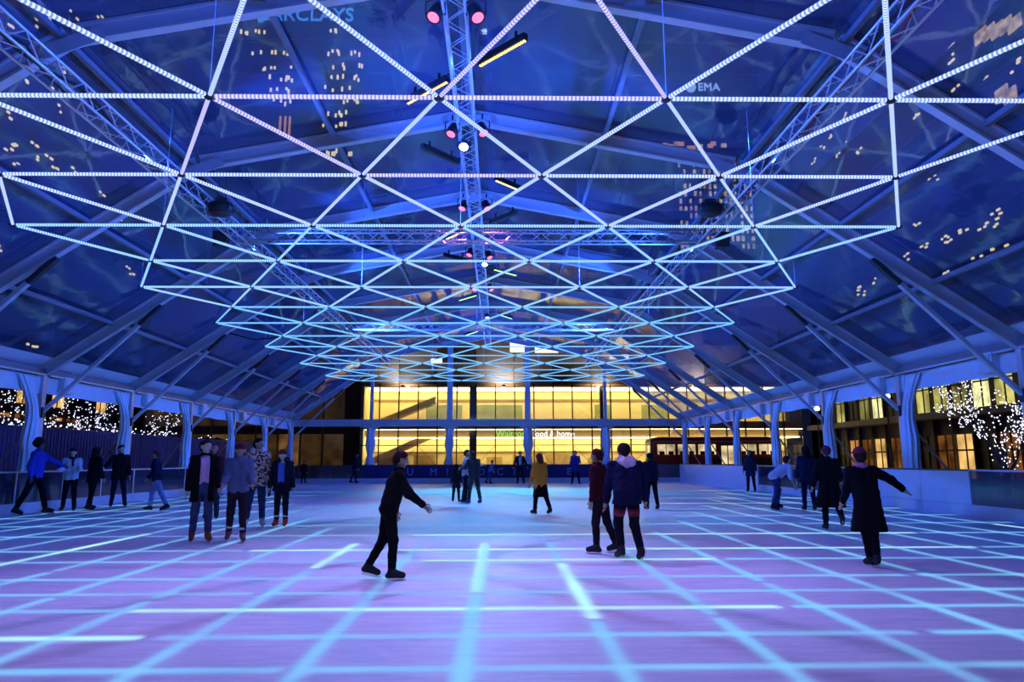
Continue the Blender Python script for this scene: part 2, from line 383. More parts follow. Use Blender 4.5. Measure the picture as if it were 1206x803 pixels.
# gathered curtains on the legs
def drape(name, label, base, prof, folds, along, mt=CLOTH, group=None, n=72, z0=0, seed=0):
    """prof: list of (z, half-width along the wall, half-depth, shift along the wall)"""
    r = random.Random(seed); ph = r.uniform(0, 6); rings = []
    Z = [p[0] for p in prof]; zs = np.linspace(Z[0], Z[-1], 26)
    for z in zs:
        hw, hd, sh = [float(np.interp(z, Z, [p[k] for p in prof])) for k in (1, 2, 3)]
        ring = []
        for i in range(n):
            t = 2*PI*i/n; k = 1 + .20*math.sin(folds*t + ph + .9*math.sin(z*1.7 + ph)) + .11*math.sin((folds*2 + 1)*t + z*2.6 + ph)
            a, d = sh + hw*math.cos(t)*k, hd*math.sin(t)*k
            ring.append((d, a, z) if along == 'y' else (a, d, z))
        rings.append(ring)
    o = MB().loft(rings).build(name, mt, None, True); o.location = base
    return tag(o, label, 'curtain', group)
LEGN = {2: 'second nearest', 3: 'third nearest', 4: 'fourth nearest', 5: 'fourth from the gable', 6: 'third from the gable', 7: 'second from the gable', 8: 'gable corner'}
for i, y in enumerate(FR_Y):
    if i < 2: continue
    for s in (-1, 1):
        prof = [(.80, .29, .13, -.02), (1.25, .25, .14, 0), (1.9, .28, .14, 0), (2.5, .19, .12, .02), (2.9, .17, .11, -.04), (3.3, .21, .09, -.22), (3.74, .32, .05, -.42)]
        if i == 8: prof = [(p[0], p[1]*.8, p[2], p[3]) for p in prof]
        drape('curtain', 'white curtain gathered round the %s leg on the %s side' % (LEGN[i], 'hoarding' if s < 0 else 'bus'), (s*12.42, y - .40, 0), prof, 9, 'y', group='curtains tied to the tent legs', seed=i*3 + s)

# gable: cross beam and posts
gb = thing('gable_frame', 'blue-lit gable cross beam with four posts closing the far end', 'gable frame', (0, YG + .22, 0))
MB().bx(-12.4, 12.4, -.12, .12, 3.52, 3.92).build('cross_beam', ALU, gb)
MB().bx(-12.4, 12.4, -.15, -.12, 3.88, 3.96).build('beam_lip', ALU, gb)
for x in (-7.5, -2.5, 2.5, 7.5):
    zt = EZ + (EX - abs(x))*(KZ - EZ)/(EX - KX) if abs(x) > KX else KZ + (KX - abs(x))*(RZ - KZ)/KX
    wd = .18 if abs(x) < 5 else .10
    MB().bx(x - wd, x + wd, -.1, .1, 0, zt).build('post', ALU, gb)
    for s in (-1, 1):
        b = MB(); pts = [(x + s*(.14 + .62*(1 - math.cos(t))), 2.90 + .62*math.sin(t)) for t in np.linspace(0, PI/2, 7)]
        out = [(p, -.06, z) for p, z in pts] + [(x + s*.14, -.06, 3.52)]
        vs_ = out + [(a, .06, c) for a, _, c in out]; k = len(out)
        b.add(vs_, [tuple(range(k)), tuple(range(2*k - 1, k - 1, -1))] + [(i, (i + 1) % k, k + (i + 1) % k, k + i) for i in range(k)]); b.build('corner_gusset', ALU, gb)
    drape('curtain', 'pale curtain gathered round the %s of the four gable posts' % {-7.5: 'leftmost', -2.5: 'second from left', 2.5: 'third from left', 7.5: 'rightmost'}[x], (x, YG - .02, 0),
          [(.85, .30, .13, 0), (1.2, .24, .12, 0), (1.7, .14, .10, 0), (2.3, .26, .13, 0), (2.9, .24, .12, 0), (3.4, .16, .1, 0)], 4, 'x', group='curtains on the gable posts', seed=int(x*2) + 40)

# ------------------------------------------------------------------ barriers
def barrier_side(s, label):
    t = thing('rink_barrier', label, 'barrier', (s*12.1, 0, 0)); y = 3.0; k = 0
    while y < YG - .3:
        ln = min(2.05, YG - .1 - y); yc = y + ln/2
        if s > 0: kind = 'glass' if (y < 16.6 or 21.5 < y < 31.5) else 'white'
        else: kind = 'glass'
        MB().bx(-.05, .05, y + .005, y + ln - .005, 0, .27).build('kick_plate', KICK, t)
        if kind == 'white':
            MB().bx(-.035, .035, y + .008, y + ln - .008, .275, 1.07).build('board_panel', BOARDW, t)
        else:
            MB().bx(-.012, .012, y + .03, y + ln - .03, .275, 1.07).build('glass_panel', BGLASS, t)
            MB().bx(-.03, .03, y - .03, y + .03, .27, 1.07).build('post', ALU, t)
        MB().bx(-.045, .045, y, y + ln, 1.07, 1.11).build('cap_rail', ALU if kind == 'glass' else ALU_D, t)
        y += ln; k += 1
    return t
barrier_side(-1, 'low glass rink barrier with pale rail in front of the navy hoarding')
barrier_side(1, 'low rink barrier of white boards and glass on the bus side')
t = thing('rink_barrier', 'low far rink barrier with a navy lettered banner below the gable', 'barrier', (0, YG - .25, 0))
x = -12.1
while x < 12.1:
    ln = min(2.42, 12.1 - x)
    MB().bx(x + .005, x + ln - .005, -.05, .05, 0, .27).build('kick_plate', KICK, t)
    if x > 8.4 or x < -8.0:
        MB().bx(x + .03, x + ln - .03, -.012, .012, .275, 1.07).build('glass_panel', BGLASS, t)
    else: MB().bx(x + .008, x + ln - .008, -.03, .03, .275, 1.07).build('board_panel', BOARDW if x > 6.5 else NAVY, t)
    x += ln
MB().bx(-12.1, 12.1, -.05, .05, 1.07, 1.11).build('cap_rail', ALU_D, t)
MB().bx(-7.9, 6.3, -.052, -.040, .29, 1.06).build('banner', NAVY, t)
for px_, ch in ((485, 'U'), (512, 'M'), (528, 'I'), (567, 'O'), (589, 'C'), (605.5, 'I'), (669, 'E')):
    text('letter', ch, .62, ((px_ - 588.7)*45.4/838.6 + .711, -.056, .46), LETTER, t, ext=.004)
# ------------------------------------------------------------------ trusses
def truss(name, label, p, q, wd=.30, ht=.30, pitch=.36, r=.025):
    p, q = Vector(p), Vector(q); t = thing(name, label, 'truss', p, 'lighting trusses'); d = (q - p); Ln = d.length; d.normalize()
    sd = d.cross(Vector((0, 0, 1))).normalized(); u = Vector((0, 0, 1)); c = [(sd*i*wd/2 + u*k*ht/2) for i, k in ((-1, -1), (1, -1), (1, 1), (-1, 1))]
    for k in c: MB().tube([k, k + d*Ln], r, 6).build('chord', TRUSS, t, True)
    b = MB(); n = int(Ln/pitch)
    for f in range(4):
        a, e = c[f], c[(f + 1) % 4]
        for i in range(n):
            y0, y1 = i*Ln/n, (i + 1)*Ln/n
            b.tube([(a if i % 2 == 0 else e) + d*y0, (e if i % 2 == 0 else a) + d*y1], r*.45, 4, cap=False)
    o = b.build('lacing', TRUSS, t); o['kind'] = 'stuff'
    return t
SX, SZ = 6.2, 7.28
truss('spine_truss', 'slim central lighting truss running under the roof ridge', (0, 4, 8.45), (0, 44, 8.45), .34, .30)
truss('side_truss', 'long lighting truss hung under the roof knee, hoarding side', (-SX, 4, SZ), (-SX, 44, SZ))
truss('side_truss', 'long lighting truss hung under the roof knee, bus side', (SX, 4, SZ), (SX, 44, SZ))
truss('cross_truss', 'nearer cross truss bridging the two side trusses', (-SX, 18.4, SZ), (SX, 18.4, SZ))
truss('cross_truss', 'farther cross truss bridging the two side trusses', (-SX, 31.5, SZ), (SX, 31.5, SZ))
for s in (-1, 1):
    b = MB(); r = random.Random(5 + s); z = SZ - .1
    pts = [(s*SX + .1*math.sin(i*.9), 6 + i*.6, SZ + .02 + .07*math.sin(i*1.7)) for i in range(52)]
    o = MB().tube(pts, .03, 5).build('power_cable', BLACK, None, True)
    tag(o, 'black power cable lying along the %s side truss' % ('hoarding' if s < 0 else 'bus'), 'cable')
    pts = [(s*SX + .08*math.sin(i*1.3 + 1), 6 + i*.6, SZ - .04 + .08*math.sin(i*2.3)) for i in range(52)]
    o = MB().tube(pts, .022, 5).build('signal_cable', mat('red_cable', (.35, .03, .03), .5) if s > 0 else BLACK, None, True)
    tag(o, 'thin %s cable laced through the %s side truss' % ('red' if s > 0 else 'black', 'bus' if s > 0 else 'hoarding'), 'cable')
o = MB().tube([(-9.1, 25.6, 5.95), (-8.3, 25.9, 5.75), (-7.4, 26.2, 5.9), (-6.6, 26.5, 6.5), (-6.2, 26.8, 7.2)], .03, 6).build('slack_cable', BLACK, None, True)
tag(o, 'slack black cable swagging from a rafter brace to the truss', 'cable')

# ------------------------------------------------------------------ LED lattice
NA, NX, NY, NZ = 2.868, -.053, 8.338, 5.86
NS = NA*math.sqrt(3)/2
net = thing('led_lattice', 'hanging triangular lattice of glowing white-blue LED tubes above the ice', 'light sculpture', (NX, NY, NZ))
LED = [emit_mat('led_tube_near', (.38, .50, 1.0), 1.6, .05), emit_mat('led_tube_mid', (.26, .50, 1.0), 1.6, .05), emit_mat('led_tube_far', (.18, .52, 1.0), 1.35, .05), emit_mat('led_tube_pink', (.46, .44, 1.0), 1.5, .05)]
HUB = mat('dark_hub', (.03, .03, .05), .4, .3)
TL = NA - .13
tm = []
for mt in LED:
    b = MB(); b.loft([[(x, .027*math.cos(2*PI*k/6), .027*math.sin(2*PI*k/6)) for k in range(6)] for x in (-TL/2, TL/2)])
    tm.append(b.mesh('led_tube', mt))
hubm = MB().loft([[(r*math.cos(2*PI*k/8), r*math.sin(2*PI*k/8), z) for k in range(8)] for r, z in ((.05, -.03), (.07, -.015), (.07, .015), (.05, .03))]).mesh('hub', HUB)
R0, R1 = -2, 13
def node(r, j): return Vector((NA*((j - 3) if r % 2 == 0 else (j - 2.5)), r*NS, 0))
def cnt(r): return 7 if r % 2 == 0 else 6
PINK = {(0, 3, 'h'), (0, 2, 'h'), (0, 2, 'd'), (-1, 3, 'd'), (1, 2, 'h')}
def tube_(p, q, r, j, k):
    i = 0 if r < 2 else (1 if r < 5 else 2)
    if (r, j, k) in PINK: i = 3
    o = link('led_tube', tm[i], net, (p + q)/2); d = q - p; o.rotation_euler = (0, 0, math.atan2(d.y, d.x))
for r in range(R0, R1 + 1):
    for j in range(cnt(r)):
        p = node(r, j); link('hub', hubm, net, p)
        if j + 1 < cnt(r): tube_(p, node(r, j + 1), r, j, 'h')
        if r < R1:
            for jj in ((j - 1, j) if r % 2 == 0 else (j, j + 1)):
                if 0 <= jj < cnt(r + 1): tube_(p, node(r + 1, jj), r, j, 'd')
for r in range(0, R1 + 1, 2):
    for j in range(cnt(r)):
        if (j + r//2) % 2: continue
        p = node(r, j); x = p.x + NX
        zt = (KZ + (KX - abs(x))*(RZ - KZ)/KX if abs(x) < KX else EZ + (EX - abs(x))*(KZ - EZ)/(EX - KX)) + .2
        MB().tube([p, p + Vector((0, 0, zt - NZ))], .006, 4).build('hanging_wire', WIRE, net)

# ------------------------------------------------------------------ rig fixtures
PINKE = emit_mat('pink_lamp_lens', (1.0, .16, .36), 2.2); WHITEE = emit_mat('white_lamp_lens', (.65, .85, 1.0), 14)
HEAD = mat('lamp_head_dark', (.02, .02, .03), .4, .2)
def lamp_head(loc, dirv, lens, label, power, col, angle=70, lr=.095, grp='wash heads on the spine truss'):
    t = thing('stage_light', label, 'stage light', loc, grp)
    d = Vector(dirv).normalized(); q = d.to_track_quat('-Z', 'Y').to_matrix().to_4x4()
    b = MB(); b.loft([[tuple(q @ Vector((r*math.cos(2*PI*k/12), r*math.sin(2*PI*k/12), z))) for k in range(12)] for r, z in ((.05, .20), (.10, .16), (.12, .02), (.125, -.10), (.11, -.10), (.10, -.085))])
    b.build('housing', HEAD, t, False)
    b = MB(); b.loft([[tuple(q @ Vector((r*math.cos(2*PI*k/12), r*math.sin(2*PI*k/12), z))) for k in range(12)] for r, z in ((lr, -.088), (lr, -.095), (lr*.5, -.105))]); b.build('lens', lens, t, False)
    b = MB(); b.tube([(-.15, 0, -.02), (-.15, 0, .2), (0, 0, .26), (.15, 0, .2), (.15, 0, -.02)], .014, 5); b.tube([(0, 0, .26), (0, 0, .36)], .022, 6); b.build('yoke', HEAD, t)
    if power:
        p = Vector(loc) + d*.16
        spot('lamp_beam', p, p + d, power, col, angle, .9, .05)
    return t
ROWN = ['nearest', 'second nearest', 'middle', 'second farthest', 'farthest']
for n, (yl, yr) in enumerate([(10.2, 10.2), (14.25, 14.2), (18.8, 18.8), (23.3, 23.6), (28.3, 28.3)]):
    lamp_head((-.30, yl, 8.28), (-.35, -.35, -1), PINKE, '%s pink wash head on the left flank of the spine truss' % ROWN[n], 340, (1.0, .18, .62), 62)
    lamp_head((.34, yr, 8.28), (.35, -.35, -1), PINKE, '%s pink wash head on the right flank of the spine truss' % ROWN[n], 340, (1.0, .18, .62), 62)
lamp_head((-.08, 14.75, 8.2), (0, -.8, -1), WHITEE, 'bright white moving head under the spine truss near the first cross beam', SPW*.7, (.26, .36, 1.0), 78)
lamp_head((.18, 24.2, 8.2), (0, -.5, -1), WHITEE, 'smaller white moving head halfway down the spine truss', SPW, (.10, .50, 1.0), 90)
lamp_head((.1, 33.5, 8.2), (.1, -.2, -1), emit_mat('violet_lamp_lens', (.7, .4, 1), 5), 'violet moving head at the far end of the spine truss', SPW*1.3, (.10, .62, 1.0), 95)
lamp_head((.0, 7.0, 8.2), (0, .1, -1), WHITEE, 'white moving head on the spine truss above the near ice', SPW*.34, (.46, .32, 1.0), 82)

def batten(p, q, col, st, label):
    p, q = Vector(p), Vector(q); c = (p + q)/2; t = thing('led_batten', label, 'stage light', c, 'LED battens along the spine truss')
    MB().bar(p - c, q - c, .10, .13).build('housing', BLACK, t)
    if col:
        e = emit_mat('batten_' + label.split()[0], col, st, 0); b = MB(); n = 18
        for i in range(n):
            a = (p - c).lerp(q - c, (i + .25)/n); z = (p - c).lerp(q - c, (i + .75)/n); dz = Vector((0, 0, -.070)); b.bar(a + dz, z + dz, .04, .025)
        o = b.build('led_row', e, t); o['kind'] = 'stuff'
    for u in (.2, .8):
        a = (p - c).lerp(q - c, u); MB().bar(a + Vector((0, 0, .06)), a + Vector((0, 0, .2)), .03, .05, (1, 0, 0)).build('clamp', BLACK, t)
    s = 1 if c.x > 0 else -1
    e = min((p, q), key=lambda v: abs(v.x)); MB().tube([e - c + Vector((0, 0, .1)), Vector((s*.15, e.y, 8.45)) - c], .018, 5).build('outrigger_arm', BLACK, t)
BT = [((.35, 11.82), (1.15, 11.01), (1.0, .62, .12), 6, 'amber LED batten on the right of the spine truss nearest the viewer'),
      ((-1.12, 13.21), (-.27, 12.37), (1.0, .50, .16), 5, 'orange LED batten on the left of the spine truss'),
      ((-1.06, 15.28), (-.28, 16.15), None, 0, 'unlit black LED batten left of the white moving head'),
      ((.61, 17.13), (1.23, 17.8), (1.0, .85, .2), 4, 'yellow LED batten right of the spine truss'),
      ((.42, 20.48), (1.26, 19.6), None, 0, 'unlit black LED batten just behind the nearer cross truss'),
      ((-.99, 21.96), (-.44, 21.28), (.9, .9, .3), 4, 'pale yellow LED batten behind the nearer cross truss'),
      ((-1.23, 23.94), (-.46, 24.67), None, 0, 'unlit black LED batten left of the halfway moving head'),
      ((.5, 25.68), (1.34, 26.53), (.45, 1.0, .12), 4, 'lime green LED batten right of the spine truss'),
      ((-1.08, 30.87), (-.3, 29.89), (.35, 1.0, .15), 4, 'green LED batten left of the spine truss'),
      ((.68, 33.98), (1.32, 35.01), (.3, 1.0, .5), 3, 'sea green LED batten far down on the right of the truss'),
      ((-1.25, 39.83), (-.49, 38.51), (.4, 1.0, .6), 3, 'pale green LED batten farthest down the truss')]
for p, q, c, st, l in BT: batten((*p, 8.42), (*q, 8.42), c, st, l)

def speaker(loc, label, top):
    t = thing('hanging_speaker', label, 'speaker', loc)
    b = MB(); prof = [(.02, -.20), (.20, -.19), (.28, -.12), (.30, -.02), (.28, .06), (.19, .12), (.02, .13)]
    b.loft([[(r*math.cos(2*PI*k/20), r*.8*math.sin(2*PI*k/20), z) for k in range(20)] for r, z in prof]); b.build('cabinet', BLACK, t, True)
    b = MB(); b.loft([[(r*math.cos(2*PI*k/20), r*.8*math.sin(2*PI*k/20), z) for k in range(20)] for r, z in ((.255, -.155), (.25, -.175), (.12, -.225))]); b.build('grille', mat('speaker_grille', (.03, .03, .035), .7, 0, .3, 60, .4), t, True)
    MB().box((0, 0, .17), (.26, .06, .08)).build('bracket', ALU_D, t)
    for s in (-1, 1): MB().tube([(s*.10, 0, .18), (s*.06, 0, top - loc[2])], .012, 5).build('chain', ALU_D, t)
    for k in range(3): MB().bar((-.25 + k*.25, -.16, .06), (-.25 + k*.25, -.20, -.14), .02, .03).build('rib', ALU_D, t)
speaker((-5.78, 15.95, 7.20), 'round black speaker hung on chains from a rafter, hoarding side', 8.05)
speaker((5.67, 15.95, 7.22), 'round black speaker hung on chains from a rafter, bus side', 8.08)
for s, l in ((-1, 'hoarding'), (1, 'bus')):
    t = thing('truss_speaker', 'small black speaker box at the cross truss corner, %s side' % l, 'speaker', (s*6.62, 18.2, 7.12))
    b = MB(); b.loft([[(-.17*k, -.15, -.2 + .0), (.17*k, -.15, -.2), (.14*k, .15, -.2), (-.14*k, .15, -.2)] for k in (1,)] + [[(-.19, -.15, .2), (.19, -.15, .2), (.14, .15, .2), (-.14, .15, .2)]]); b.build('cabinet', BLACK, t)
    MB().bx(-.15, .15, -.165, -.15, -.17, .17).build('grille', mat('box_grille', (.03, .03, .035), .7, 0, .3, 60, .4), t)
    MB().bar((0, 0, .2), (-s*.35, 0, .26), .03, .05).build('clamp_arm', ALU_D, t)
# ------------------------------------------------------------------ outside: buildings, bus, trees
WARM = [emit_mat('warm_interior_a', (1.0, .68, .20), 1.0, 0, .25), emit_mat('warm_interior_b', (1.0, .74, .30), .8, 0, .3), emit_mat('warm_interior_c', (.85, .58, .16), .55, 0, .4)]
ORANGE = [emit_mat('orange_window_a', (1.0, .42, .10), .40, 0, .7), emit_mat('orange_window_b', (1.0, .58, .18), .8, 0, .6), emit_mat('orange_window_c', (.8, .28, .06), .16, 0, .8)]
YEL = [emit_mat('yellow_window_a', (.95, .85, .25), .55, 0, .6), emit_mat('yellow_window_b', (.8, .7, .2), .22, 0, .8), emit_mat('yellow_window_c', (.9, .85, .4), 1.0, 0, .5)]
WARMLAMP = emit_mat('warm_ceiling_light', (1.0, .78, .30), 9)
CREAM = mat('cream_interior_wall', (.85, .72, .40), .7, 0, .1, .8)
SOFF = mat('brown_soffit', (.34, .21, .10), .6, 0, .15, 2)
GREENG = glass_mat('green_balustrade_glass', (.74, .84, .80), .08, .10, (.5, .6, .62))

# glass-fronted shop building beyond the gable
fb = thing('shop_building', 'glass-fronted shop building with glowing yellow interior beyond the gable', 'building', (0, 58, 0))
X0, X1 = -10.6, 25.4
MB().bx(X0, X1, 3.5, 3.7, -.1, 7.4).build('back_wall', CREAM, fb)
MB().bx(X0, X0 + .3, 0, 3.5, -.1, 7.4).build('end_wall', CREAM, fb)
MB().bx(X0, X1, -.1, 3.5, -.13, .9).build('plinth', SOFF, fb)
MB().bx(X0, X1, .05, 3.5, 3.85, 4.45).build('floor_slab', SOFF, fb)
MB().bx(X0, X1, .9, 1.1, 3.24, 3.85).build('fascia', SOFF, fb)
MB().bx(X0 + .4, X1, .1, .3, 3.80, 3.85).build('light_trough', WARMLAMP, fb)  # extra trough, added in front of the fascia to light it
MB().bx(X0, X1, -.1, 3.7, 7.3, 7.5).build('ceiling_slab', SOFF, fb)
for z in (7.22, 3.16): 
    for y in (.7, 2.3): MB().bx(X0 + .4, X1, y, y + .9, z, z + .06).build('light_trough', WARMLAMP, fb)
MB().bx(X0 + .3, X1, 3.42, 3.5, 6.35, 6.55).build('wall_band', SOFF, fb)
MB().bx(X0 + .3, X1, 3.30, 3.5, 2.05, 2.12).build('shelf', SOFF, fb)
rb = random.Random(11)
for i in range(9):
    x = X0 + 1.2 + i*2.9 + rb.uniform(-.5, .5); MB().bx(x, x + rb.uniform(1.2, 2.4), 2.6, 3.1, .9, rb.uniform(1.5, 2.0)).build('display_unit', mat('display_unit', (.5, .36, .16), .6, 0, .4, 3), fb)
for x, w_ in ((-5.4, 3.0), (-1.6, 4.2), (8.6, 1.3), (12.5, 2.2)):
    MB().bx(x, x + w_, 1.2, 1.25, 4.5, 5.9).build('balustrade', GREENG, fb)
b = MB(); b.add([(-9.6, .8, 1.6), (-9.6, 2.6, 1.6), (-3.6, 2.6, 4.3), (-3.6, .8, 4.3), (-9.6, .8, 1.1), (-9.6, 2.6, 1.1), (-3.6, 2.6, 3.8), (-3.6, .8, 3.8)], [(0, 1, 2, 3), (7, 6, 5, 4), (0, 3, 7, 4), (1, 5, 6, 2), (0, 4, 5, 1), (3, 2, 6, 7)]); b.build('escalator', SOFF, fb)
b = MB(); b.add([(-9.8, .9, 4.45), (-9.8, 2.6, 4.45), (-4.6, 2.6, 6.6), (-4.6, .9, 6.6), (-9.8, .9, 4.0), (-9.8, 2.6, 4.0), (-4.6, 2.6, 6.1), (-4.6, .9, 6.1)], [(0, 1, 2, 3), (7, 6, 5, 4), (0, 3, 7, 4), (1, 5, 6, 2), (0, 4, 5, 1), (3, 2, 6, 7)]); b.build('escalator', CREAM, fb)
px_w = 1.565; x = X0
pane_lo = MB().bx(.05, px_w - .05, -.01, .01, .95, 3.95).mesh('pane', GLASS); pane_hi = MB().bx(.05, px_w - .05, -.01, .01, 4.45, 7.35).mesh('pane', GLASS)
mull = MB().bx(-.045, .045, -.1, .08, .9, 7.5).mesh('mullion', MULL)
k = 0
while x < X1 - .1:
    link('mullion', mull, fb, (x, -.02, 0)); link('pane', pane_lo, fb, (x, 0, 0)); link('pane', pane_hi, fb, (x, 0, 0))
    MB().bx(x, x + px_w, -.06, .03, 2.54, 2.60).build('transom', MULL, fb)
    if k % 3 != 1: 
        a = 1 if k % 2 else 0
        MB().bar((x + .05 + a*(px_w - .1), -.03, 1.0), (x + px_w - .05 - a*(px_w - .1), -.03, 2.5), .02, .03).build('tie_rod', MULL, fb)
    x += px_w; k += 1
for xx in (-1.75, 8.9): MB().bx(xx, xx + .55, .12, .6, -.1, 7.3).build('column', GREYW, fb)
# cladding above, panel by panel
x = X0
while x < X1 - 3:
    for z in (7.5, 9.1, 10.7, 12.3, 13.9, 15.5):
        MB().bx(x + .02, x + 3.1, -.3, -.15, z + .02, z + 1.58).build('cladding_panel', GREYW if (int(x*7) + int(z)) % 3 else DARKW, fb)
    x += 3.12
MB().bx(X0, X1, -.15, 3.6, 7.5, 17.2).build('upper_wall', DARKW, fb)
for xx, zz_, ww, hh in ((1.55, 10.1, 1.35, 1.05), (3.6, 10.05, 1.9, .45), (-4.9, 9.2, .9, .35), (9.7, 9.5, 1.6, .4)):
    MB().bx(xx, xx + ww, -.36, -.30, zz_, zz_ + hh).build('lit_window', emit_mat('bright_window', (1.0, .88, .66), 1.6), fb)
text('sign_text', 'Waitrose', .72, (1.75, .84, 3.28), emit_mat('green_sign', (.30, .85, .06), 1.6), fb, align='CENTER', ext=.03)
text('sign_text', 'food & home', .64, (5.15, .84, 3.30), emit_mat('white_sign', (1.0, .97, .9), 2.4), fb, align='CENTER', ext=.03)
# dark wing left of the shop front
dw = thing('dark_wing', 'dark brown glazed wing beside the glowing shop front', 'building', (-19.0, 58.5, 0))
MB().bx(-9.4, 8.2, .2, 4, -.1, 15).build('wall', DARKW, dw)
for i in range(9):
    x = -9.0 + i*1.8
    MB().bx(x, x + 1.6, .10, .2, .9, 3.5).build('window', mat('dim_pane', (.10, .06, .03), .12, 0, .4, 1, 0, (1.0, .5, .15), .05 if i % 3 else .16, emap=.8), dw)
    MB().bx(x, x + 1.6, .10, .2, 4.2, 7.2).build('window', mat('dim_pane', (.10, .07, .05), .12, 0, .4, 1, 0, (1.0, .6, .3), .03, emap=.8), dw)
    MB().bx(x - .15, x - .05, .02, .2, 0, 7.4).build('fin', mat('bronze_fin', (.30, .18, .08), .4, .3), dw)

# buildings along both sides
def side_block(x, face, y0, y1, label, name, pal_lo, pal_hi, seed, z1=3.6, z2=3.95, top=7.5, lo=(.3, 3.1), hi=(4.4, 6.4), dens=.7):
    t = thing(name, label, 'building', (x, 0, 0)); r = random.Random(seed)
    MB().bx(-face*.3, -face*5, y0, y1, -.1, top + 1).build('wall', DARKW, t)
    MB().bx(face*1.1, -face*.3, y0, y1, z1, z2).build('canopy_slab', GREYW, t)
    MB().bx(face*.1, -face*.3, y0, y1, top, top + .5).build('cornice', GREYW, t)
    y = y0 + .3; wd = 1.75
    while y < y1 - wd:
        for (a, c), pal in ((lo, pal_lo), (hi, pal_hi)):
            if r.random() < dens: w_ = MB().bx(-face*.32, -face*.24, y + .1, y + wd - .1, a, c).build('window', r.choice(pal), t)
            else: w_ = MB().bx(-face*.32, -face*.24, y + .1, y + wd - .1, a, c).build('window', MULL, t)
            b = MB().bx(-face*.24, -face*.18, y + wd*.5 - .03, y + wd*.5 + .03, a, c); b.bx(-face*.24, -face*.18, y + .1, y + wd - .1, a + (c - a)*.62, a + (c - a)*.66); b.build('glazing_bar', MULL, w_)
        MB().bx(-face*.30, -face*.05, y - .06, y + .06, 0, top).build('pier', DARKW, t)
        y += wd
    return t
side_block(26, -1, 22, 56, 'two-storey block with yellow upper windows and orange shopfronts, bus side', 'arcade_building', ORANGE, YEL, 3, lo=(.3, 2.7), hi=(4.1, 6.2), dens=.72)
side_block(-29, 1, 16, 56, 'low block with orange lit windows behind the hoarding', 'arcade_building', ORANGE, ORANGE, 8, lo=(2.2, 4.3), hi=(5.0, 6.6), dens=.6)

# towers of the city seen through the roof film
TOWM = mat('tower_glass', (.02, .03, .06), .25, .2, .3, .05)
LITW = emit_mat('tower_window_warm', (1.0, .78, .30), 1.2); LITO = emit_mat('tower_window_orange', (1.0, .45, .2), .6); LITG = emit_mat('tower_window_gold', (1.0, .70, .34), .5, 0, .6)
def tower(label, x0, x1, y0, y1, h, wins, face='y'):
    t = thing('office_tower', label, 'building', ((x0 + x1)/2, (y0 + y1)/2, 0)); cx, cy = (x0 + x1)/2, (y0 + y1)/2
    MB().bx(x0 - cx, x1 - cx, y0 - cy, y1 - cy, -.2, h).build('shaft', TOWM, t)
    for k in range(1, int(h/8)):
        MB().bx(x0 - cx - .2, x1 - cx + .2, y0 - cy - .2, y1 - cy + .2, k*8, k*8 + .5).build('floor_band', DARKW, t)
    for mt_ in {w_[-1] for w_ in wins}:
        b = MB()
        for u, z, wu, wz, m_ in wins:
            if m_ is not mt_: continue
            if face == 'y': b.box((u - cx, y0 - cy - .1, z), (wu, .3, wz))
            else:
                xf = (x0 if face == '-x' else x1) - cx; b.box((xf, u - cy, z), (.3, wu, wz))
        o = b.build('lit_windows', mt_, t); o['kind'] = 'stuff'
    return t
r = random.Random(21)
TW_A = [(-57.3, 97.9), (-54.3, 98.2), (-57.0, 97.8), (-53.1, 98.1), (-55.1, 98.4), (-58.4, 98.2), (-50.3, 93.1), (-48.4, 93.0), (-53.6, 93.1), (-46.4, 92.5), (-47.6, 92.6), (-55.5, 92.8), (-51.1, 93.1), (-46.6, 89.5), (-52.5, 89.0), (-52.8, 88.8), (-50.3, 89.3), (-51.1, 89.3), (-51.3, 87.1), (-47.0, 86.9), (-47.5, 86.9), (-46.3, 86.2), (-47.6, 86.3), (-48.7, 86.4), (-50.9, 83.9), (-47.4, 84.2), (-46.9, 83.5), (-49.5, 84.1), (-48.5, 81.2), (-46.4, 81.2), (-50.1, 81.5), (-47.5, 80.5), (-37.0, 98.7), (-36.8, 98.4), (-38.0, 98.6), (-36.8, 98.6), (-37.4, 93.5), (-35.9, 92.7), (-36.0, 93.1), (-36.3, 93.6), (-38.3, 92.8), (-32.3, 93.3), (-33.1, 93.0), (-31.3, 92.7), (-34.6, 89.3), (-30.6, 89.8), (-31.2, 89.9), (-34.9, 90.1), (-31.2, 90.2), (-37.1, 89.5), (-32.2, 87.0), (-31.8, 87.4), (-36.0, 87.1), (-34.8, 87.3), (-37.4, 87.1), (-31.3, 86.4), (-33.2, 84.5), (-37.0, 83.9), (-34.9, 84.2), (-38.7, 84.7), (-31.5, 80.8), (-31.2, 81.0), (-34.4, 81.0), (-31.5, 81.3), (-33.6, 81.4), (-32.0, 81.7), (-34.8, 77.8), (-37.8, 78.2), (-35.0, 77.9), (-35.3, 78.5), (-36.1, 77.8), (-33.8, 78.6), (-38.2, 75.8), (-38.8, 75.4), (-37.8, 75.0), (-33.8, 75.8), (-34.7, 75.6), (-35.0, 75.7), (-37.6, 75.7), (-35.9, 75.2), (-34.6, 75.9), (-32.8, 68.6), (-32.3, 68.7), (-37.7, 69.0), (-37.3, 68.7), (-36.5, 68.7), (-36.0, 68.7), (-35.6, 69.4)]
TW_O = [(-48.4, 75.3), (-47.3, 75.3), (-46.3, 75.3)]
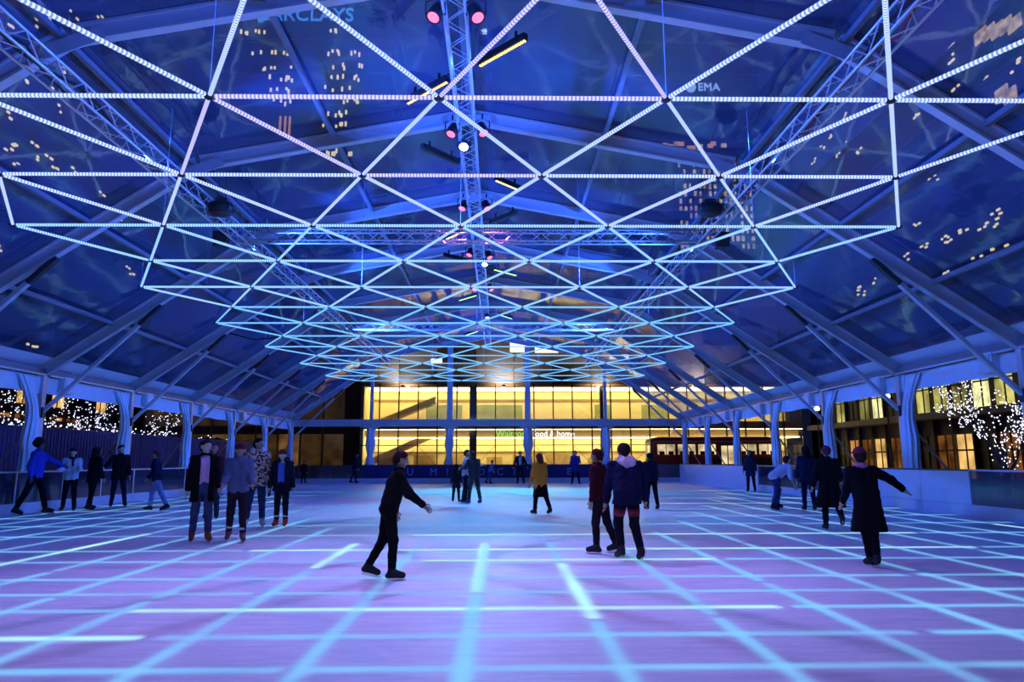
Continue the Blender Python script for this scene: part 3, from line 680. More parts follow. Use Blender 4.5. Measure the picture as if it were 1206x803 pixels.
TW_L = [(84.7, 57.3), (86.9, 58.5), (89.4, 60.5), (92.6, 62.2), (97.2, 66.3), (103.0, 70.7), (95.8, 57.6), (97.3, 58.2), (102.0, 61.3), (89.3, 51.3), (95.1, 53.4), (96.8, 51.3), (86.6, 45.4), (87.1, 41.0), (88.9, 41.7), (92.1, 43.3), (93.2, 41.9), (95.2, 43.1), (96.3, 42.2), (88.2, 39.8), (101.7, 44.3), (105.7, 40.5), (112.2, 37.9), (119.8, 32.8), (118.3, 33.4), (94.8, 16.5), (88.8, 27.9), (96.2, 16.7), (108.7, 43.7), (114.3, 40.8), (133.2, 17.5)]
TW_R = [(87.0, 56.1), (87.5, 54.9), (77.2, 47.4), (81.9, 48.6), (87.5, 50.8), (80.5, 45.0), (79.6, 44.4), (96.7, 50.9), (117.1, 61.4), (122.2, 60.5), (116.4, 56.4), (125.8, 59.8), (120.3, 56.0), (130.4, 58.8), (113.3, 53.3), (99.3, 35.6), (95.5, 32.3), (93.3, 31.4), (92.3, 30.7), (89.4, 31.1), (85.7, 30.3), (82.9, 31.1), (82.6, 30.1), (82.0, 26.5), (84.4, 26.6), (87.2, 26.5), (98.2, 31.7), (102.7, 31.3), (94.3, 26.6), (92.9, 25.9), (112.2, 30.2), (117.3, 30.0), (115.2, 28.8), (101.6, 15.4), (103.7, 16.1), (98.0, 15.9), (117.9, 29.4), (159.8, 24.5), (107.0, 45.6), (111.9, 48.4), (94.4, 40.2), (116.6, 17.1), (114.4, 17.2)]
TW_G = [(82.0, 54.5), (80.5, 54.0), (79.1, 53.4), (77.7, 53.1), (76.3, 52.4), (79.7, 45.3), (78.4, 44.4)]
wins = [(x, z, .42, r.uniform(.6, 1.1), LITW) for x, z in TW_A] + [(x, z, .45, 4.5, LITO) for x, z in TW_O]
tb = tower('tall dark office tower with blue lettering at its top', -62, -24, 150, 180, 112, wins)
text('sign_text', 'BARCLAYS', 4.6, (-43.7 + 43, -15.4, 100.9), emit_mat('blue_sign', (.08, .36, 1.0), .8), tb, ext=.2)
pts = [(0, 1.6), (.5, .7), (1.8, 1.3), (1.3, .1), (1.6, -.6), (.7, -.5), (.4, -1.7), (0, -1.2), (-.4, -1.7), (-.7, -.5), (-1.6, -.6), (-1.3, .1), (-1.8, 1.3), (-.5, .7)]
b = MB(); b.add([(-54.1 + 43 + a, y, 102.0 + c) for y in (-15.5, -15.1) for a, c in pts], [tuple(range(14))] + [(i, (i + 1) % 14, 14 + (i + 1) % 14, 14 + i) for i in range(14)]); b.build('spread_eagle_logo', bpy.data.materials['blue_sign'], tb)
wins = []
for i in range(15):
    for j in range(12):
        if r.random() < .7: wins.append((40.8 + i*1.12, 47.6 + j*1.72, r.uniform(.35, .75), r.uniform(.8, 1.3), LITG))
for i in range(14): wins.append((37.5 + r.uniform(0, 18), 69.8 + r.uniform(0, 2), 1.2, .9, LITG if i % 3 else LITO))
te = tower('dark office tower with a gold lit lower facade and small white sign', 30, 60, 150, 180, 108, wins)
text('sign_text', 'EMA', 2.6, (47.3 - 45 + 1.0, -15.4, 84.2), emit_mat('pale_sign', (.40, .60, 1.0), .8), te, ext=.2)
MB().loft([[(44.3 - 45 + q*math.cos(2*PI*k/16), yy, 85.0 + q*math.sin(2*PI*k/16)) for k in range(16)] for q, yy in ((1.1, -15.0), (1.1, -15.5))]).build('round_logo', bpy.data.materials['pale_sign'], te)
def around(pts, jit, n, m_, sz): return [(y + r.uniform(-jit, jit), z + r.uniform(-jit*.5, jit*.5), r.uniform(.6, 1.3)*sz, sz*.55, m_) for y, z in pts for q in range(n)]
tower('dark tower block with scattered warm windows beyond the hoarding', -90, -62.5, 30, 150, 92, around(TW_L, 1.2, 2, LITW, .55), 'x')
tower('dark tower block with scattered warm windows beyond the red bus', 62, 95, 30, 140, 92, around(TW_R, 1.0, 3, LITW, .5) + [(y, z, 2.2, 1.6, LITG) for y, z in TW_G], '-x')

# red bus
bus = thing('red_bus', 'old red single-deck bus with lit windows parked beyond the barrier', 'bus', (15.8, 51, -.13))
RED = mat('bus_red', (.30, .012, .01), .3, 0, .1, 2, coat=.4); BROOF = mat('bus_roof', (.22, .01, .01), .4); BWIN = emit_mat('bus_window', (1.0, .78, .42), .7, 0, .8); DKP = mat('bus_dark_panel', (.015, .015, .02), .35)
hl = 4.6
def rr(x0, x1, y0, y1, rad, z):
    o = []
    for cx, cy, a0 in ((x1 - rad, y1 - rad, 0), (x0 + rad, y1 - rad, 90), (x0 + rad, y0 + rad, 180), (x1 - rad, y0 + rad, 270)):
        for k in range(5): a = math.radians(a0 + k*22.5); o.append((cx + rad*math.cos(a), cy + rad*math.sin(a), z))
    return o
MB().loft([rr(-hl, hl, -1.2, 1.2, .35, z) for z in (.35, 2.75)]).build('body', RED, bus, False)
MB().loft([rr(-hl + k, hl - k, -1.2 + k, 1.2 - k, .35, z) for k, z in ((0, 2.75), (.08, 2.92), (.3, 3.05), (.7, 3.10))]).build('roof', BROOF, bus, True)
MB().bx(-hl + .1, hl - .1, -1.215, -1.195, 2.72, 2.78).build('gutter_trim', mat('bus_trim', (.5, .35, .2), .4), bus)
for i in range(6):
    x = -hl + .45 + i*1.42
    if i == 3:
        d = MB().bx(x + .1, x + 1.15, -1.23, -1.19, .5, 2.55).build('door', DKP, bus)
        for k in (0, 1): MB().bx(x + .18 + k*.48, x + .58 + k*.48, -1.24, -1.23, 1.2, 2.45).build('pane', BWIN, d)
        continue
    wn = MB().bx(x, x + 1.22, -1.23, -1.19, 1.85, 2.55).build('window', BWIN, bus); MB().bx(x + .58, x + .63, -1.24, -1.23, 1.85, 2.55).build('pillar', RED, wn)
    for q in (.12, .75): MB().bx(x + q, x + q + .36, -1.238, -1.23, 1.85, 2.08).build('seat_back', DKP, wn)
MB().bx(-.9, hl - .3, -1.22, -1.2, .95, 1.6).build('advert_panel', DKP, bus)
MB().bx(-hl - .015, -hl + .02, -.8, .8, 1.6, 2.5).build('windscreen', BWIN, bus)
for x in (-2.9, 2.7):
    for s in (-1, 1):
        wl = MB().loft([[(x + q*math.cos(2*PI*k/18), s*1.12 + yy, .48 + q*math.sin(2*PI*k/18)) for k in range(18)] for q, yy in ((.3, -.14), (.46, -.13), (.48, 0), (.46, .13), (.3, .14))]).build('wheel', BLACK, bus)

# hoarding beyond the left barrier
hd = thing('hoarding', 'tall navy site hoarding of upright panels behind the glass barrier', 'fence', (-15, 0, -.13))
hp = MB().bx(-.03, .03, .01, 1.2, 0, 2.6); 
for k in range(6): hp.bx(.03, .045, .08 + k*.2, .14 + k*.2, .02, 2.58)
hpm = hp.mesh('hoarding_panel', HOARD)
for k in range(26): link('hoarding_panel', hpm, hd, (0, 16 + k*1.21, 0))
MB().bx(-.05, .05, 16, 47.5, 2.6, 2.66).build('top_rail', HOARD, hd)

# trees wound with fairy lights
BARK = mat('tree_bark', (.045, .035, .028), .85, 0, .3, 6, .3); BULB = emit_mat('fairy_bulb', (.75, .76, 1.0), 3)
def tree(label, loc, h, spread, seed, nb=420, br=.032, lean=(0, 0), lo=.1):
    t = thing('fairy_light_tree', label, 'tree', loc); r = random.Random(seed); b = MB(); segs = []
    def grow(p, d, ln, rad, lev):
        pts = [p]; q = Vector(p)
        for k in range(4):
            d = (d + Vector((r.uniform(-.16, .16), r.uniform(-.16, .16), r.uniform(-.02, .12)))).normalized(); q = q + d*ln/4; pts.append(q.copy())
        rs_ = [rad*(1 - .14*k) for k in range(5)]; b.tube(pts, rs_, 6 if lev < 2 else 4, cap=False); segs.append((pts, rs_))
        if lev < 3:
            for k in range(4 if lev == 0 else 3):
                a = r.uniform(0, 2*PI); s_ = r.uniform(.5, .9)
                nd = (d*.75 + Vector((math.cos(a)*s_ + lean[0]*.4, math.sin(a)*s_ + lean[1]*.4, r.uniform(.1, .5)))).normalized()
                grow(pts[r.choice((2, 3, 4))], nd, ln*r.uniform(.72, .95), rs_[-1]*.75, lev + 1)
    grow(Vector((0, 0, -.13)), Vector((lean[0]*.2, lean[1]*.2, 1)).normalized(), h*.36, .13*spread, 0)
    b.build('branches', BARK, t, True)
    b = MB()
    for k in range(nb):
        pts, rs_ = r.choice(segs); i = r.randrange(4); u = r.random(); p = Vector(pts[i]).lerp(pts[i + 1], u); a = r.uniform(0, 2*PI); q = rs_[i] + .02
        q += abs(r.gauss(0, .10)); c = p + Vector((math.cos(a)*q, math.sin(a)*q, r.uniform(-q, q)))
        if c.z > lo: b.octa(c, br*r.uniform(.6, 1.15))
    o = b.build('fairy_bulbs', BULB, t); o['kind'] = 'stuff'
tree('bare tree wound with dense white fairy lights beyond the white boards', (17.2, 23.2, 0), 5.4, 1.3, 4, 560, .027, (-.5, 0), .2)
for k, (x, y, h, l, nb) in enumerate([(-17.6, 20.5, 6.5, 'nearest', 500), (-18.2, 24.5, 6.2, 'second nearest', 420), (-17.8, 29.2, 6.0, 'middle', 420), (-18.4, 34.0, 5.0, 'second farthest', 380), (-18.0, 39.0, 5.0, 'farthest', 320)]):
    tree('bare tree dotted with fairy lights above the hoarding, %s of the row' % l, (x, y, 0), h, 1.1, 30 + k, int(nb*.6), .028, (.05, 0), 2.4)
b = MB(); rr_ = random.Random(77)
hg = thing('clipped_hedge', 'dark hedge strung with fairy lights just behind the hoarding', 'hedge', (-15.7, 0, 0))
bb = MB()
for k in range(60):
    y = 17 + k*.5; bb.sphere((rr_.uniform(-.1, .1), y, 2.3 + rr_.uniform(-.08, .08)), .36, 7, 5)
bb.bx(-.3, .3, 16.8, 47, -.13, 2.2); bb.build('foliage', mat('dark_hedge_leaves', (.012, .018, .010), .9, 0, .5, 20, .8), hg)
b = MB()
for k in range(260): b.octa((.33 + rr_.uniform(-.1, .1), 17 + abs(rr_.gauss(0, 9)), 2.55 + rr_.uniform(-.08, .22)), .035)
o = b.build('fairy_bulbs', BULB, hg); o['kind'] = 'stuff'

# street lamps beside the arcade
GLOBE = emit_mat('lamp_globe', (1.0, .84, .5), 9)
def lamp(loc, h, label):
    t = thing('street_lamp', label, 'street lamp', loc, 'street lamps by the arcade'); MB().tube([(0, 0, 0), (0, 0, h*.15), (0, 0, h)], [.09, .06, .045], 8).build('post', ALU_D, t, True)
    MB().sphere((0, 0, h + .18), .17, 12, 8).build('globe', GLOBE, t, True); MB().tube([(0, 0, h - .02), (0, 0, h + .06)], [.12, .09], 10).build('collar', ALU_D, t)
lamp((20.0, 35.2, -.13), 4.4, 'globe street lamp beyond the white boards, nearer of two')
lamp((22.2, 48.0, -.13), 4.7, 'globe street lamp beyond the white boards, farther of two')

# floodlights added above the shop front to make the cladding read as lit
for k, x in enumerate((-7, 1, 9, 17)):
    t = thing('added_floodlight', 'small added floodlight brightening the cladding above the shop front, %s of four' % ['leftmost', 'second from the left', 'third from the left', 'rightmost'][k], 'floodlight', (x, 56.4, 7.2), 'added ledge floodlights')
    MB().box((0, 0, 0), (.3, .2, .14)).build('housing', ALU_D, t); MB().bar((0, .1, 0), (0, 1.45, -.1), .05, .05).build('bracket', ALU_D, t)
    spot('added_floodlight_beam', (x, 56.35, 7.45), (x, 58.0, 9.6), 420, (1.0, .82, .66), 150, .6, .06)
# ------------------------------------------------------------------ people
def surface(prims, cuts, h, k=.03, wob=0, seed=0):
    """one closed surface round tapered limbs: prims (a, b, ra, rb) blended together, cuts (point, normal) removed beyond"""
    A = np.array([p[0] for p in prims], float); B = np.array([p[1] for p in prims], float); R = np.array([max(p[2], p[3]) for p in prims])
    lo = np.minimum((A - R[:, None]).min(0), (B - R[:, None]).min(0)) - 3*h; hi = np.maximum((A + R[:, None]).max(0), (B + R[:, None]).max(0)) + 3*h
    n = np.ceil((hi - lo)/h).astype(int) + 1
    ax = [lo[i] + h*np.arange(n[i]) for i in range(3)]
    X, Y, Z = np.meshgrid(*ax, indexing='ij', sparse=True)
    D = np.full(tuple(n), 9., np.float32)
    for a, b, ra, rb in prims:
        a, b = np.array(a, float), np.array(b, float); d = b - a; L = max(d @ d, 1e-9); m_ = max(ra, rb) + k + 2*h
        sl = []
        for i in range(3):
            l_, h_ = min(a[i], b[i]) - m_, max(a[i], b[i]) + m_
            i0 = max(0, int((l_ - lo[i])/h)); i1 = min(n[i], int((h_ - lo[i])/h) + 2); sl.append(slice(i0, i1))
        x, y, z = X[sl[0]], Y[:, sl[1]], Z[:, :, sl[2]]
        px_, py_, pz = x - a[0], y - a[1], z - a[2]
        t = np.clip((px_*d[0] + py_*d[1] + pz*d[2])/L, 0, 1)
        e = np.sqrt((px_ - t*d[0])**2 + (py_ - t*d[1])**2 + (pz - t*d[2])**2) - (ra + (rb - ra)*t)
        o = D[tuple(sl)]; hh = np.clip(.5 + .5*(o - e)/k, 0, 1); D[tuple(sl)] = o*(1 - hh) + e*hh - k*hh*(1 - hh)
    if wob: D = D + wob*(np.sin(X*37 + seed) * np.sin(Z*23 + Y*31 + seed*2) + .6*np.sin(Z*47 + X*19 - Y*13)).astype(np.float32)
    for p, nn in cuts:
        D = np.maximum(D, ((X - p[0])*nn[0] + (Y - p[1])*nn[1] + (Z - p[2])*nn[2]).astype(np.float32))
    return D, lo, h
def nets(D, lo, h):
    for s in (0, -1):
        D[s] = np.maximum(D[s], h); D[:, s] = np.maximum(D[:, s], h); D[:, :, s] = np.maximum(D[:, :, s], h)
    nx, ny, nz = D.shape; acc = np.zeros((nx - 1, ny - 1, nz - 1, 3)); cn = np.zeros((nx - 1, ny - 1, nz - 1), int); E = []
    S = D < 0
    for ax_ in range(3):
        V = np.moveaxis(D, ax_, 0); s = np.moveaxis(S, ax_, 0); a_ = np.moveaxis(acc, ax_, 0); c_ = np.moveaxis(cn, ax_, 0)
        cr = s[:-1] != s[1:]; I, J, K = np.nonzero(cr); ok = (J > 0) & (K > 0) & (J < V.shape[1] - 1) & (K < V.shape[2] - 1); I, J, K = I[ok], J[ok], K[ok]
        v0, v1 = V[I, J, K], V[I + 1, J, K]; t = v0/(v0 - v1); o = [i for i in range(3) if i != ax_]
        pos = np.zeros((len(I), 3)); pos[:, ax_] = I + t; pos[:, o[0]] = J; pos[:, o[1]] = K
        for dj in (0, 1):
            for dk in (0, 1):
                np.add.at(a_, (I, J - dj, K - dk), pos); np.add.at(c_, (I, J - dj, K - dk), 1)
        E.append((ax_, I, J, K, s[I, J, K]))
    occ = cn > 0; idx = np.full(cn.shape, -1); idx[occ] = np.arange(occ.sum()); verts = acc[occ]/cn[occ][:, None]*h + lo
    Q = []
    for ax_, I, J, K, ins in E:
        ii = np.moveaxis(idx, ax_, 0); q = np.stack([ii[I, J - 1, K - 1], ii[I, J, K - 1], ii[I, J, K], ii[I, J - 1, K]], 1)
        flip = ins if ax_ != 1 else ~ins
        q[~flip] = q[~flip][:, ::-1]; Q.append(q)
    return verts, np.concatenate(Q)
def smesh(name, parts, mats):
    """parts: list of (verts, quads/faces, material index)"""
    vs_, fs_, mi = [], [], []
    for v, f, i in parts:
        b = len(vs_); vs_ += v.tolist() if hasattr(v, 'tolist') else [tuple(q) for q in v]; fs_ += [tuple(int(x) + b for x in q) for q in f]; mi += [i]*len(f)
    me = bpy.data.meshes.new(name); me.from_pydata(vs_, [], fs_)
    for m_ in mats: me.materials.append(m_)
    if any(mi): me.polygons.foreach_set('material_index', mi)
    me.polygons.foreach_set('use_smooth', [True]*len(fs_)); me.update(); return me

SKIN = {'l': mat('skin_light', (.62, .42, .34), .5), 'm': mat('skin_medium', (.36, .22, .16), .5), 'd': mat('skin_dark', (.12, .07, .05), .5)}
EYE = mat('dark_eye', (.015, .012, .012), .2); LIP = mat('lip', (.42, .16, .15), .5)
BLADE = mat('skate_blade', (.75, .75, .8), .2, .9)
_cm = {}
def cloth(col, pat=False):
    key = (col, pat)
    if key not in _cm:
        _cm[key] = mat('fabric_%d' % len(_cm), col, .9, 0, .75 if pat else .18, 22 if pat else 14, .25, spec=.12)
        if pat:
            nt = _cm[key].node_tree
            mx = [n for n in nt.nodes if n.type == 'MIX'][0]; mx.inputs[6].default_value = (.06, .03, .05, 1); mx.inputs[7].default_value = (.75, .50, .38, 1)
            ns = [n for n in nt.nodes if n.type == 'TEX_NOISE'][0]; mr = nt.nodes.new('ShaderNodeMapRange'); mr.inputs[1].default_value = .46; mr.inputs[2].default_value = .54
            nt.links.new(ns.outputs['Fac'], mr.inputs[0]); nt.links.new(mr.outputs[0], mx.inputs[0])
    return _cm[key]
def V(*a): return np.array(a, float)
def person(label, loc, face, H, top, legs, skin='l', lean=0, side=0, L=(4, 6, 5), R_=(-4, 6, 5), armL=(4, 10, 12), armR=(4, 10, 12), hem=.0, hair=((.02, .015, .012), 'short'),
           headpitch=0, headyaw=0, skate=(.03, .03, .035), hood=None, scarf=None, shirt=None, pat=False, cuff=None, bag=None, skirt=None, res=None, flare=.0, wide=1.0, band=None):
    """L/R_: thigh forward, knee bend, spread (degrees); armL/armR: forward, outward, elbow bend"""
    s = H/1.80; rd = math.radians
    if res is None: res = .017 if loc[1] < 14 else (.021 if loc[1] < 27 else .03)
    Rl = lambda p: (lambda x, y, z: V(x*math.cos(rd(lean)) + z*math.sin(rd(lean)), y + z*math.sin(rd(side)), -x*math.sin(rd(lean)) + z*math.cos(rd(lean))))(*p)
    pel = V(0, 0, 0); up_ = lambda x, y, z: pel + Rl((x, y, z))
    chest, neck = up_(0, 0, .34), up_(0, 0, .53)
    hp_, hy = rd(headpitch + lean*.45), rd(headyaw)
    hc = neck + V(math.sin(hp_*.6)*.15 + .015, 0, .165*math.cos(hp_*.6))
    def hd_(x, y, z):
        x, z = x*math.cos(hp_) + z*math.sin(hp_), -x*math.sin(hp_) + z*math.cos(hp_)
        return hc + V(x*math.cos(hy) - y*math.sin(hy), x*math.sin(hy) + y*math.cos(hy), z)
    sh = {1: up_(0, .175*wide, .47), -1: up_(0, -.175*wide, .47)}; J = {}
    for q, (a, kb, sp) in ((1, L), (-1, R_)):
        hip = V(0, q*.085, -.02); a_, k_ = rd(a), rd(a - kb); ss = q*math.sin(rd(sp))
        kn = hip + .43*V(math.sin(a_), ss, -math.cos(a_)); an = kn + .42*V(math.sin(k_), ss*.9, -math.cos(k_)); fp = max(-.9, min(.5, k_*.55))
        fd = V(math.cos(fp), q*.12, math.sin(fp)*1.0); J[q] = (hip, kn, an, fd/np.linalg.norm(fd))
    Aj = {}
    for q, (a, ab, eb) in ((1, armL), (-1, armR)):
        a_ = rd(a + lean*.25); b_ = rd(ab); dn = V(math.sin(a_)*math.cos(b_), q*math.sin(b_), -math.cos(a_)*math.cos(b_)); el = sh[q] + .29*dn
        e_ = a_ + rd(eb); d2_ = V(math.sin(e_)*math.cos(b_*.8), q*math.sin(b_*.8), -math.cos(e_)*math.cos(b_*.8)); wr = el + .25*d2_; Aj[q] = (sh[q], el, wr, d2_)
    soleoff = .115
    zmin = min(min(J[q][2][2], (J[q][2] + J[q][3]*.16)[2] + .03) for q in (1, -1)); lift = -zmin + soleoff
    root = thing('person', label, 'person', (loc[0], loc[1], 0), 'skaters and onlookers'); root.rotation_euler = (0, 0, rd(face)); root.scale = (s, s, s); off = V(0, 0, lift)
    mk = lambda pr: [(a + off, b + off, x, y) for a, b, x, y in pr]; mc = lambda cs: [(p + off, n) for p, n in cs]
    w_ = wide
    # body: torso, neck, head with nose, ears and chin, arms, legs, feet
    pr = [(up_(0, .06*w_, .02), up_(0, .075*w_, .38), .095, .095), (up_(0, -.06*w_, .02), up_(0, -.075*w_, .38), .095, .095), (sh[1], sh[-1], .055, .055), (neck - V(0, 0, .03), hc - V(0, 0, .05), .052, .05)]
    head = [(hd_(-.012, 0, .03), hd_(.012, 0, .02), .094, .090), (hd_(.015, 0, -.03), hd_(.035, 0, -.075), .070, .045), (hd_(.085, 0, .012), hd_(.108, 0, -.022), .010, .016), (hd_(-.005, .086, -.015), hd_(-.005, .090, .012), .016, .018), (hd_(-.005, -.086, -.015), hd_(-.005, -.090, .012), .016, .018), (hd_(.068, -.03, .035), hd_(.068, .03, .035), .022, .022)]
    for q in (1, -1):
        hip, kn, an, fd = J[q]; S_, el, wr, d2_ = Aj[q]
        pr += [(hip, kn, .082, .055), (kn, an, .055, .038), (an, an + fd*.15 + V(0, 0, -.05), .04, .032), (S_, el, .048, .040), (el, wr, .040, .028), (wr, wr + d2_*.075, .028, .034)]
    D, lo, h = surface(mk(pr), [], res, .03); P1 = nets(D, lo, h)
    D, lo, h = surface(mk(head), [], min(res, .014 if loc[1] < 30 else .02), .018); P2 = nets(D, lo, h)
    ex = MB()
    for q in (1, -1):
        ex.octa(hd_(.088, q*.032, .018) + off, .013, 1)
        S_, el, wr, d2_ = Aj[q]; pl = wr + d2_*.06; sdv = np.cross(d2_, V(0, 1, 0)); sdv = sdv/(np.linalg.norm(sdv) + 1e-9); inw = np.cross(d2_, sdv)*q
        for f, (o_, ln) in enumerate(((-.030, .070), (-.010, .082), (.010, .076), (.029, .060))):
            a = pl + sdv*o_ + d2_*.03; b_ = a + d2_*ln*.5 + sdv*o_*.1; c = b_ + d2_*ln*.42 - inw*ln*.28; ex.tube([a + off, b_ + off, c + off], [.0095, .009, .0075], 5)
        a = wr + d2_*.03 + sdv*.028; b_ = a + sdv*.028 + d2_*.03; c = b_ + d2_*.032 - inw*.008; ex.tube([a + off, b_ + off, c + off], [.012, .0105, .009], 5)
    ex.loft([[hd_(.082 + z, y, -.052 + dz) + off for y, dz in ((-.022, 0), (0, .007), (.022, 0), (0, -.008))] for z in (-.01, .006)], 2)
    parts = [(P1[0], P1[1], 0), (P2[0], P2[1], 0)]; me = smesh('body', parts, [SKIN[skin], EYE, LIP])
    vs_ = [tuple(v) for v in ex.v]; b0 = MB(); b0.v, b0.f, b0.m = vs_, ex.f, ex.m
    me = smesh('body', parts + [(vs_, [f for f, m_ in zip(ex.f, ex.m) if m_ == i], i) for i in (0,)] + [(vs_, [f for f, m_ in zip(ex.f, ex.m) if m_ == i], i) for i in (1, 2)], [SKIN[skin], EYE, LIP])
    link('body', me, root)
    # trousers
    if legs is not None:
        pr = [(up_(0, .055*w_, .06), V(0, .06*w_, -.05), .115, .115), (up_(0, -.055*w_, .06), V(0, -.06*w_, -.05), .115, .115)]; ct = [(up_(0, 0, .12), Rl((0, 0, 1)))]
        for q in (1, -1): hip, kn, an, fd = J[q]; pr += [(hip, kn, .100, .072), (kn, an + (kn - an)*.16, .072, .060)]
        D, lo, h = surface(mk(pr), mc(ct), res, .03, .004, hash(label) % 7); v, f = nets(D, lo, h); link('trousers', smesh('trousers', [(v, f, 0)], [cloth(legs)]), root)
    if skirt is not None:
        pr = [(V(0, q*.06, .06), V(0, q*.10, -.42), .11, .15) for q in (1, -1)]; D, lo, h = surface(mk(pr), mc([(V(0, 0, -.46), V(0, 0, -1)), (V(0, 0, .10), V(0, 0, 1))]), res, .05, .005); v, f = nets(D, lo, h); link('skirt', smesh('skirt', [(v, f, 0)], [cloth(skirt)]), root)
    # jacket or coat
    def torso(g, sleeves=True):
        pr = [(up_(.0, q*.062*w_, -.02), up_(.01, q*.080*w_, .37), .118 + g, .125 + g) for q in (1, -1)] + [(sh[1], sh[-1], .072 + g*.7, .072 + g*.7), (neck - V(0, 0, .05), neck + V(0.01, 0, .035), .085, .078)]
        if sleeves:
            for q in (1, -1): S_, el, wr, d2_ = Aj[q]; pr += [(S_, el, .070 + g*.6, .062 + g*.6), (el, wr - d2_*.01, .060 + g*.6, .050 + g*.4)]
        return pr
    pr = torso(.012); hz = -.10 - hem
    if hem > .05: pr += [(V(.0, q*.06, .0), V(.02, q*(.085 + flare), hz), .13, .14 + flare*.6) for q in (1, -1)]
    ct = [(V(0, 0, hz), V(0, 0, -1)), (neck + V(0, 0, .07), V(0, 0, 1))]
    D, lo, h = surface(mk(pr), mc(ct), res, .03, .0055, hash(label) % 5)
    if shirt is not None:
        n_ = D.shape; X = lo[0] + h*np.arange(n_[0])[:, None, None]; Y = lo[1] + h*np.arange(n_[1])[None, :, None]; Z = lo[2] + h*np.arange(n_[2])[None, None, :]
        wdg = np.maximum(np.maximum(np.abs(Y) - .075, -(X - .02) + 0*Y), 0*X + 0*Y + (Z - (neck[2] + off[2] + .02))); D = np.maximum(D, -(wdg + 0*Z).astype(np.float32))
    v, f = nets(D, lo, h); nm = 'coat' if hem > .15 else 'jacket'; link(nm, smesh(nm, [(v, f, 0)], [cloth(top, pat)]), root)
    if shirt is not None:
        D, lo, h = surface(mk(torso(-.006, False)[:3]), mc([(up_(0, 0, -.06), -Rl((0, 0, 1)))]), res, .03); v, f = nets(D, lo, h); link('shirt', smesh('shirt', [(v, f, 0)], [cloth(shirt)]), root)
    if scarf is not None:
        pr = [(neck + V(.055*math.cos(a), .06*math.sin(a), .02), neck + V(.055*math.cos(a + 1.05), .06*math.sin(a + 1.05), .02), .045, .045) for a in np.arange(6)*1.05] + [(neck + V(.07, .03, 0), neck + V(.14, .05, -.2), .04, .03)]
        D, lo, h = surface(mk(pr), [], res, .02, .004); v, f = nets(D, lo, h); link('scarf', smesh('scarf', [(v, f, 0)], [cloth(scarf)]), root)
    if hood is not None:
        pr = [(neck + V(-.06, q*.075, .04), neck + V(-.12, q*.05, -.06), .07, .065) for q in (1, -1)] + [(neck + V(-.11, -.06, .0), neck + V(-.11, .06, .0), .075, .075), (neck + V(.02, .085, .02), neck + V(-.06, .085, .03), .045, .06), (neck + V(.02, -.085, .02), neck + V(-.06, -.085, .03), .045, .06)]
        D, lo, h = surface(mk(pr), [], res, .03, .006); v, f = nets(D, lo, h); link('hood', smesh('hood', [(v, f, 0)], [cloth(hood)]), root)
    # hair or hat
    hcol, hs = hair; hh = min(res, .016)
    if hs == 'beanie':
        pr = [(hd_(-.012, 0, .045), hd_(.0, 0, .055), .104, .098), (hd_(-.02, 0, .12), hd_(-.02, 0, .13), .04, .03)]; ct = [(hd_(0, 0, .025), hd_(-.12, 0, -1) - hd_(0, 0, 0))]
    elif hs == 'hoodup':
        pr = [(hd_(-.03, 0, .03), hd_(.0, 0, .035), .118, .105), (hd_(-.04, 0, -.05), neck + V(-.03, 0, .02), .105, .10)]; ct = [(hd_(.055, 0, 0), hd_(1, 0, .1) - hd_(0, 0, 0))]
    elif hs == 'afro':
        pr = [(hd_(-.02, -.05, .05), hd_(-.02, .05, .05), .115, .115), (hd_(-.03, 0, .08), hd_(-.03, 0, .1), .11, .1)]; ct = [(hd_(.06, 0, .0), hd_(1, 0, -.8) - hd_(0, 0, 0))]
    elif hs == 'long':
        pr = [(hd_(-.02, 0, .035), hd_(.0, 0, .04), .106, .099), (hd_(-.05, .05, -.02), neck + V(-.07, .06, -.06), .06, .05), (hd_(-.05, -.05, -.02), neck + V(-.07, -.06, -.06), .06, .05), (hd_(-.06, 0, -.02), neck + V(-.09, 0, -.08), .07, .05)]; ct = [(hd_(.045, 0, .03), hd_(1, 0, -.75) - hd_(0, 0, 0))]
    else:
        pr = [(hd_(-.022, 0, .035), hd_(.002, 0, .045), .102, .096), (hd_(-.05, 0, -.02), hd_(-.05, 0, .0), .075, .08)]; ct = [(hd_(.045, 0, .04), hd_(1, 0, -.9) - hd_(0, 0, 0))]
    ct = [(p, n/np.linalg.norm(n)) for p, n in ct]
    if hs == 'beanie':
        n_ = hd_(1, 0, -.3) - hd_(0, 0, 0); D, lo, h = surface(mk([(hd_(-.022, 0, .01), hd_(-.03, 0, -.03), .100, .085)]), mc([(hd_(.0, 0, 0), n_/np.linalg.norm(n_))]), hh, .02, .002); v, f = nets(D, lo, h); link('hair', smesh('hair', [(v, f, 0)], [cloth((.04, .02, .016))]), root)
    D, lo, h = surface(mk(pr), mc(ct), hh, .02, .003); v, f = nets(D, lo, h); nm = {'beanie': 'beanie', 'hoodup': 'raised_hood'}.get(hs, 'hair'); link(nm, smesh(nm, [(v, f, 0)], [cloth(hcol)]), root)
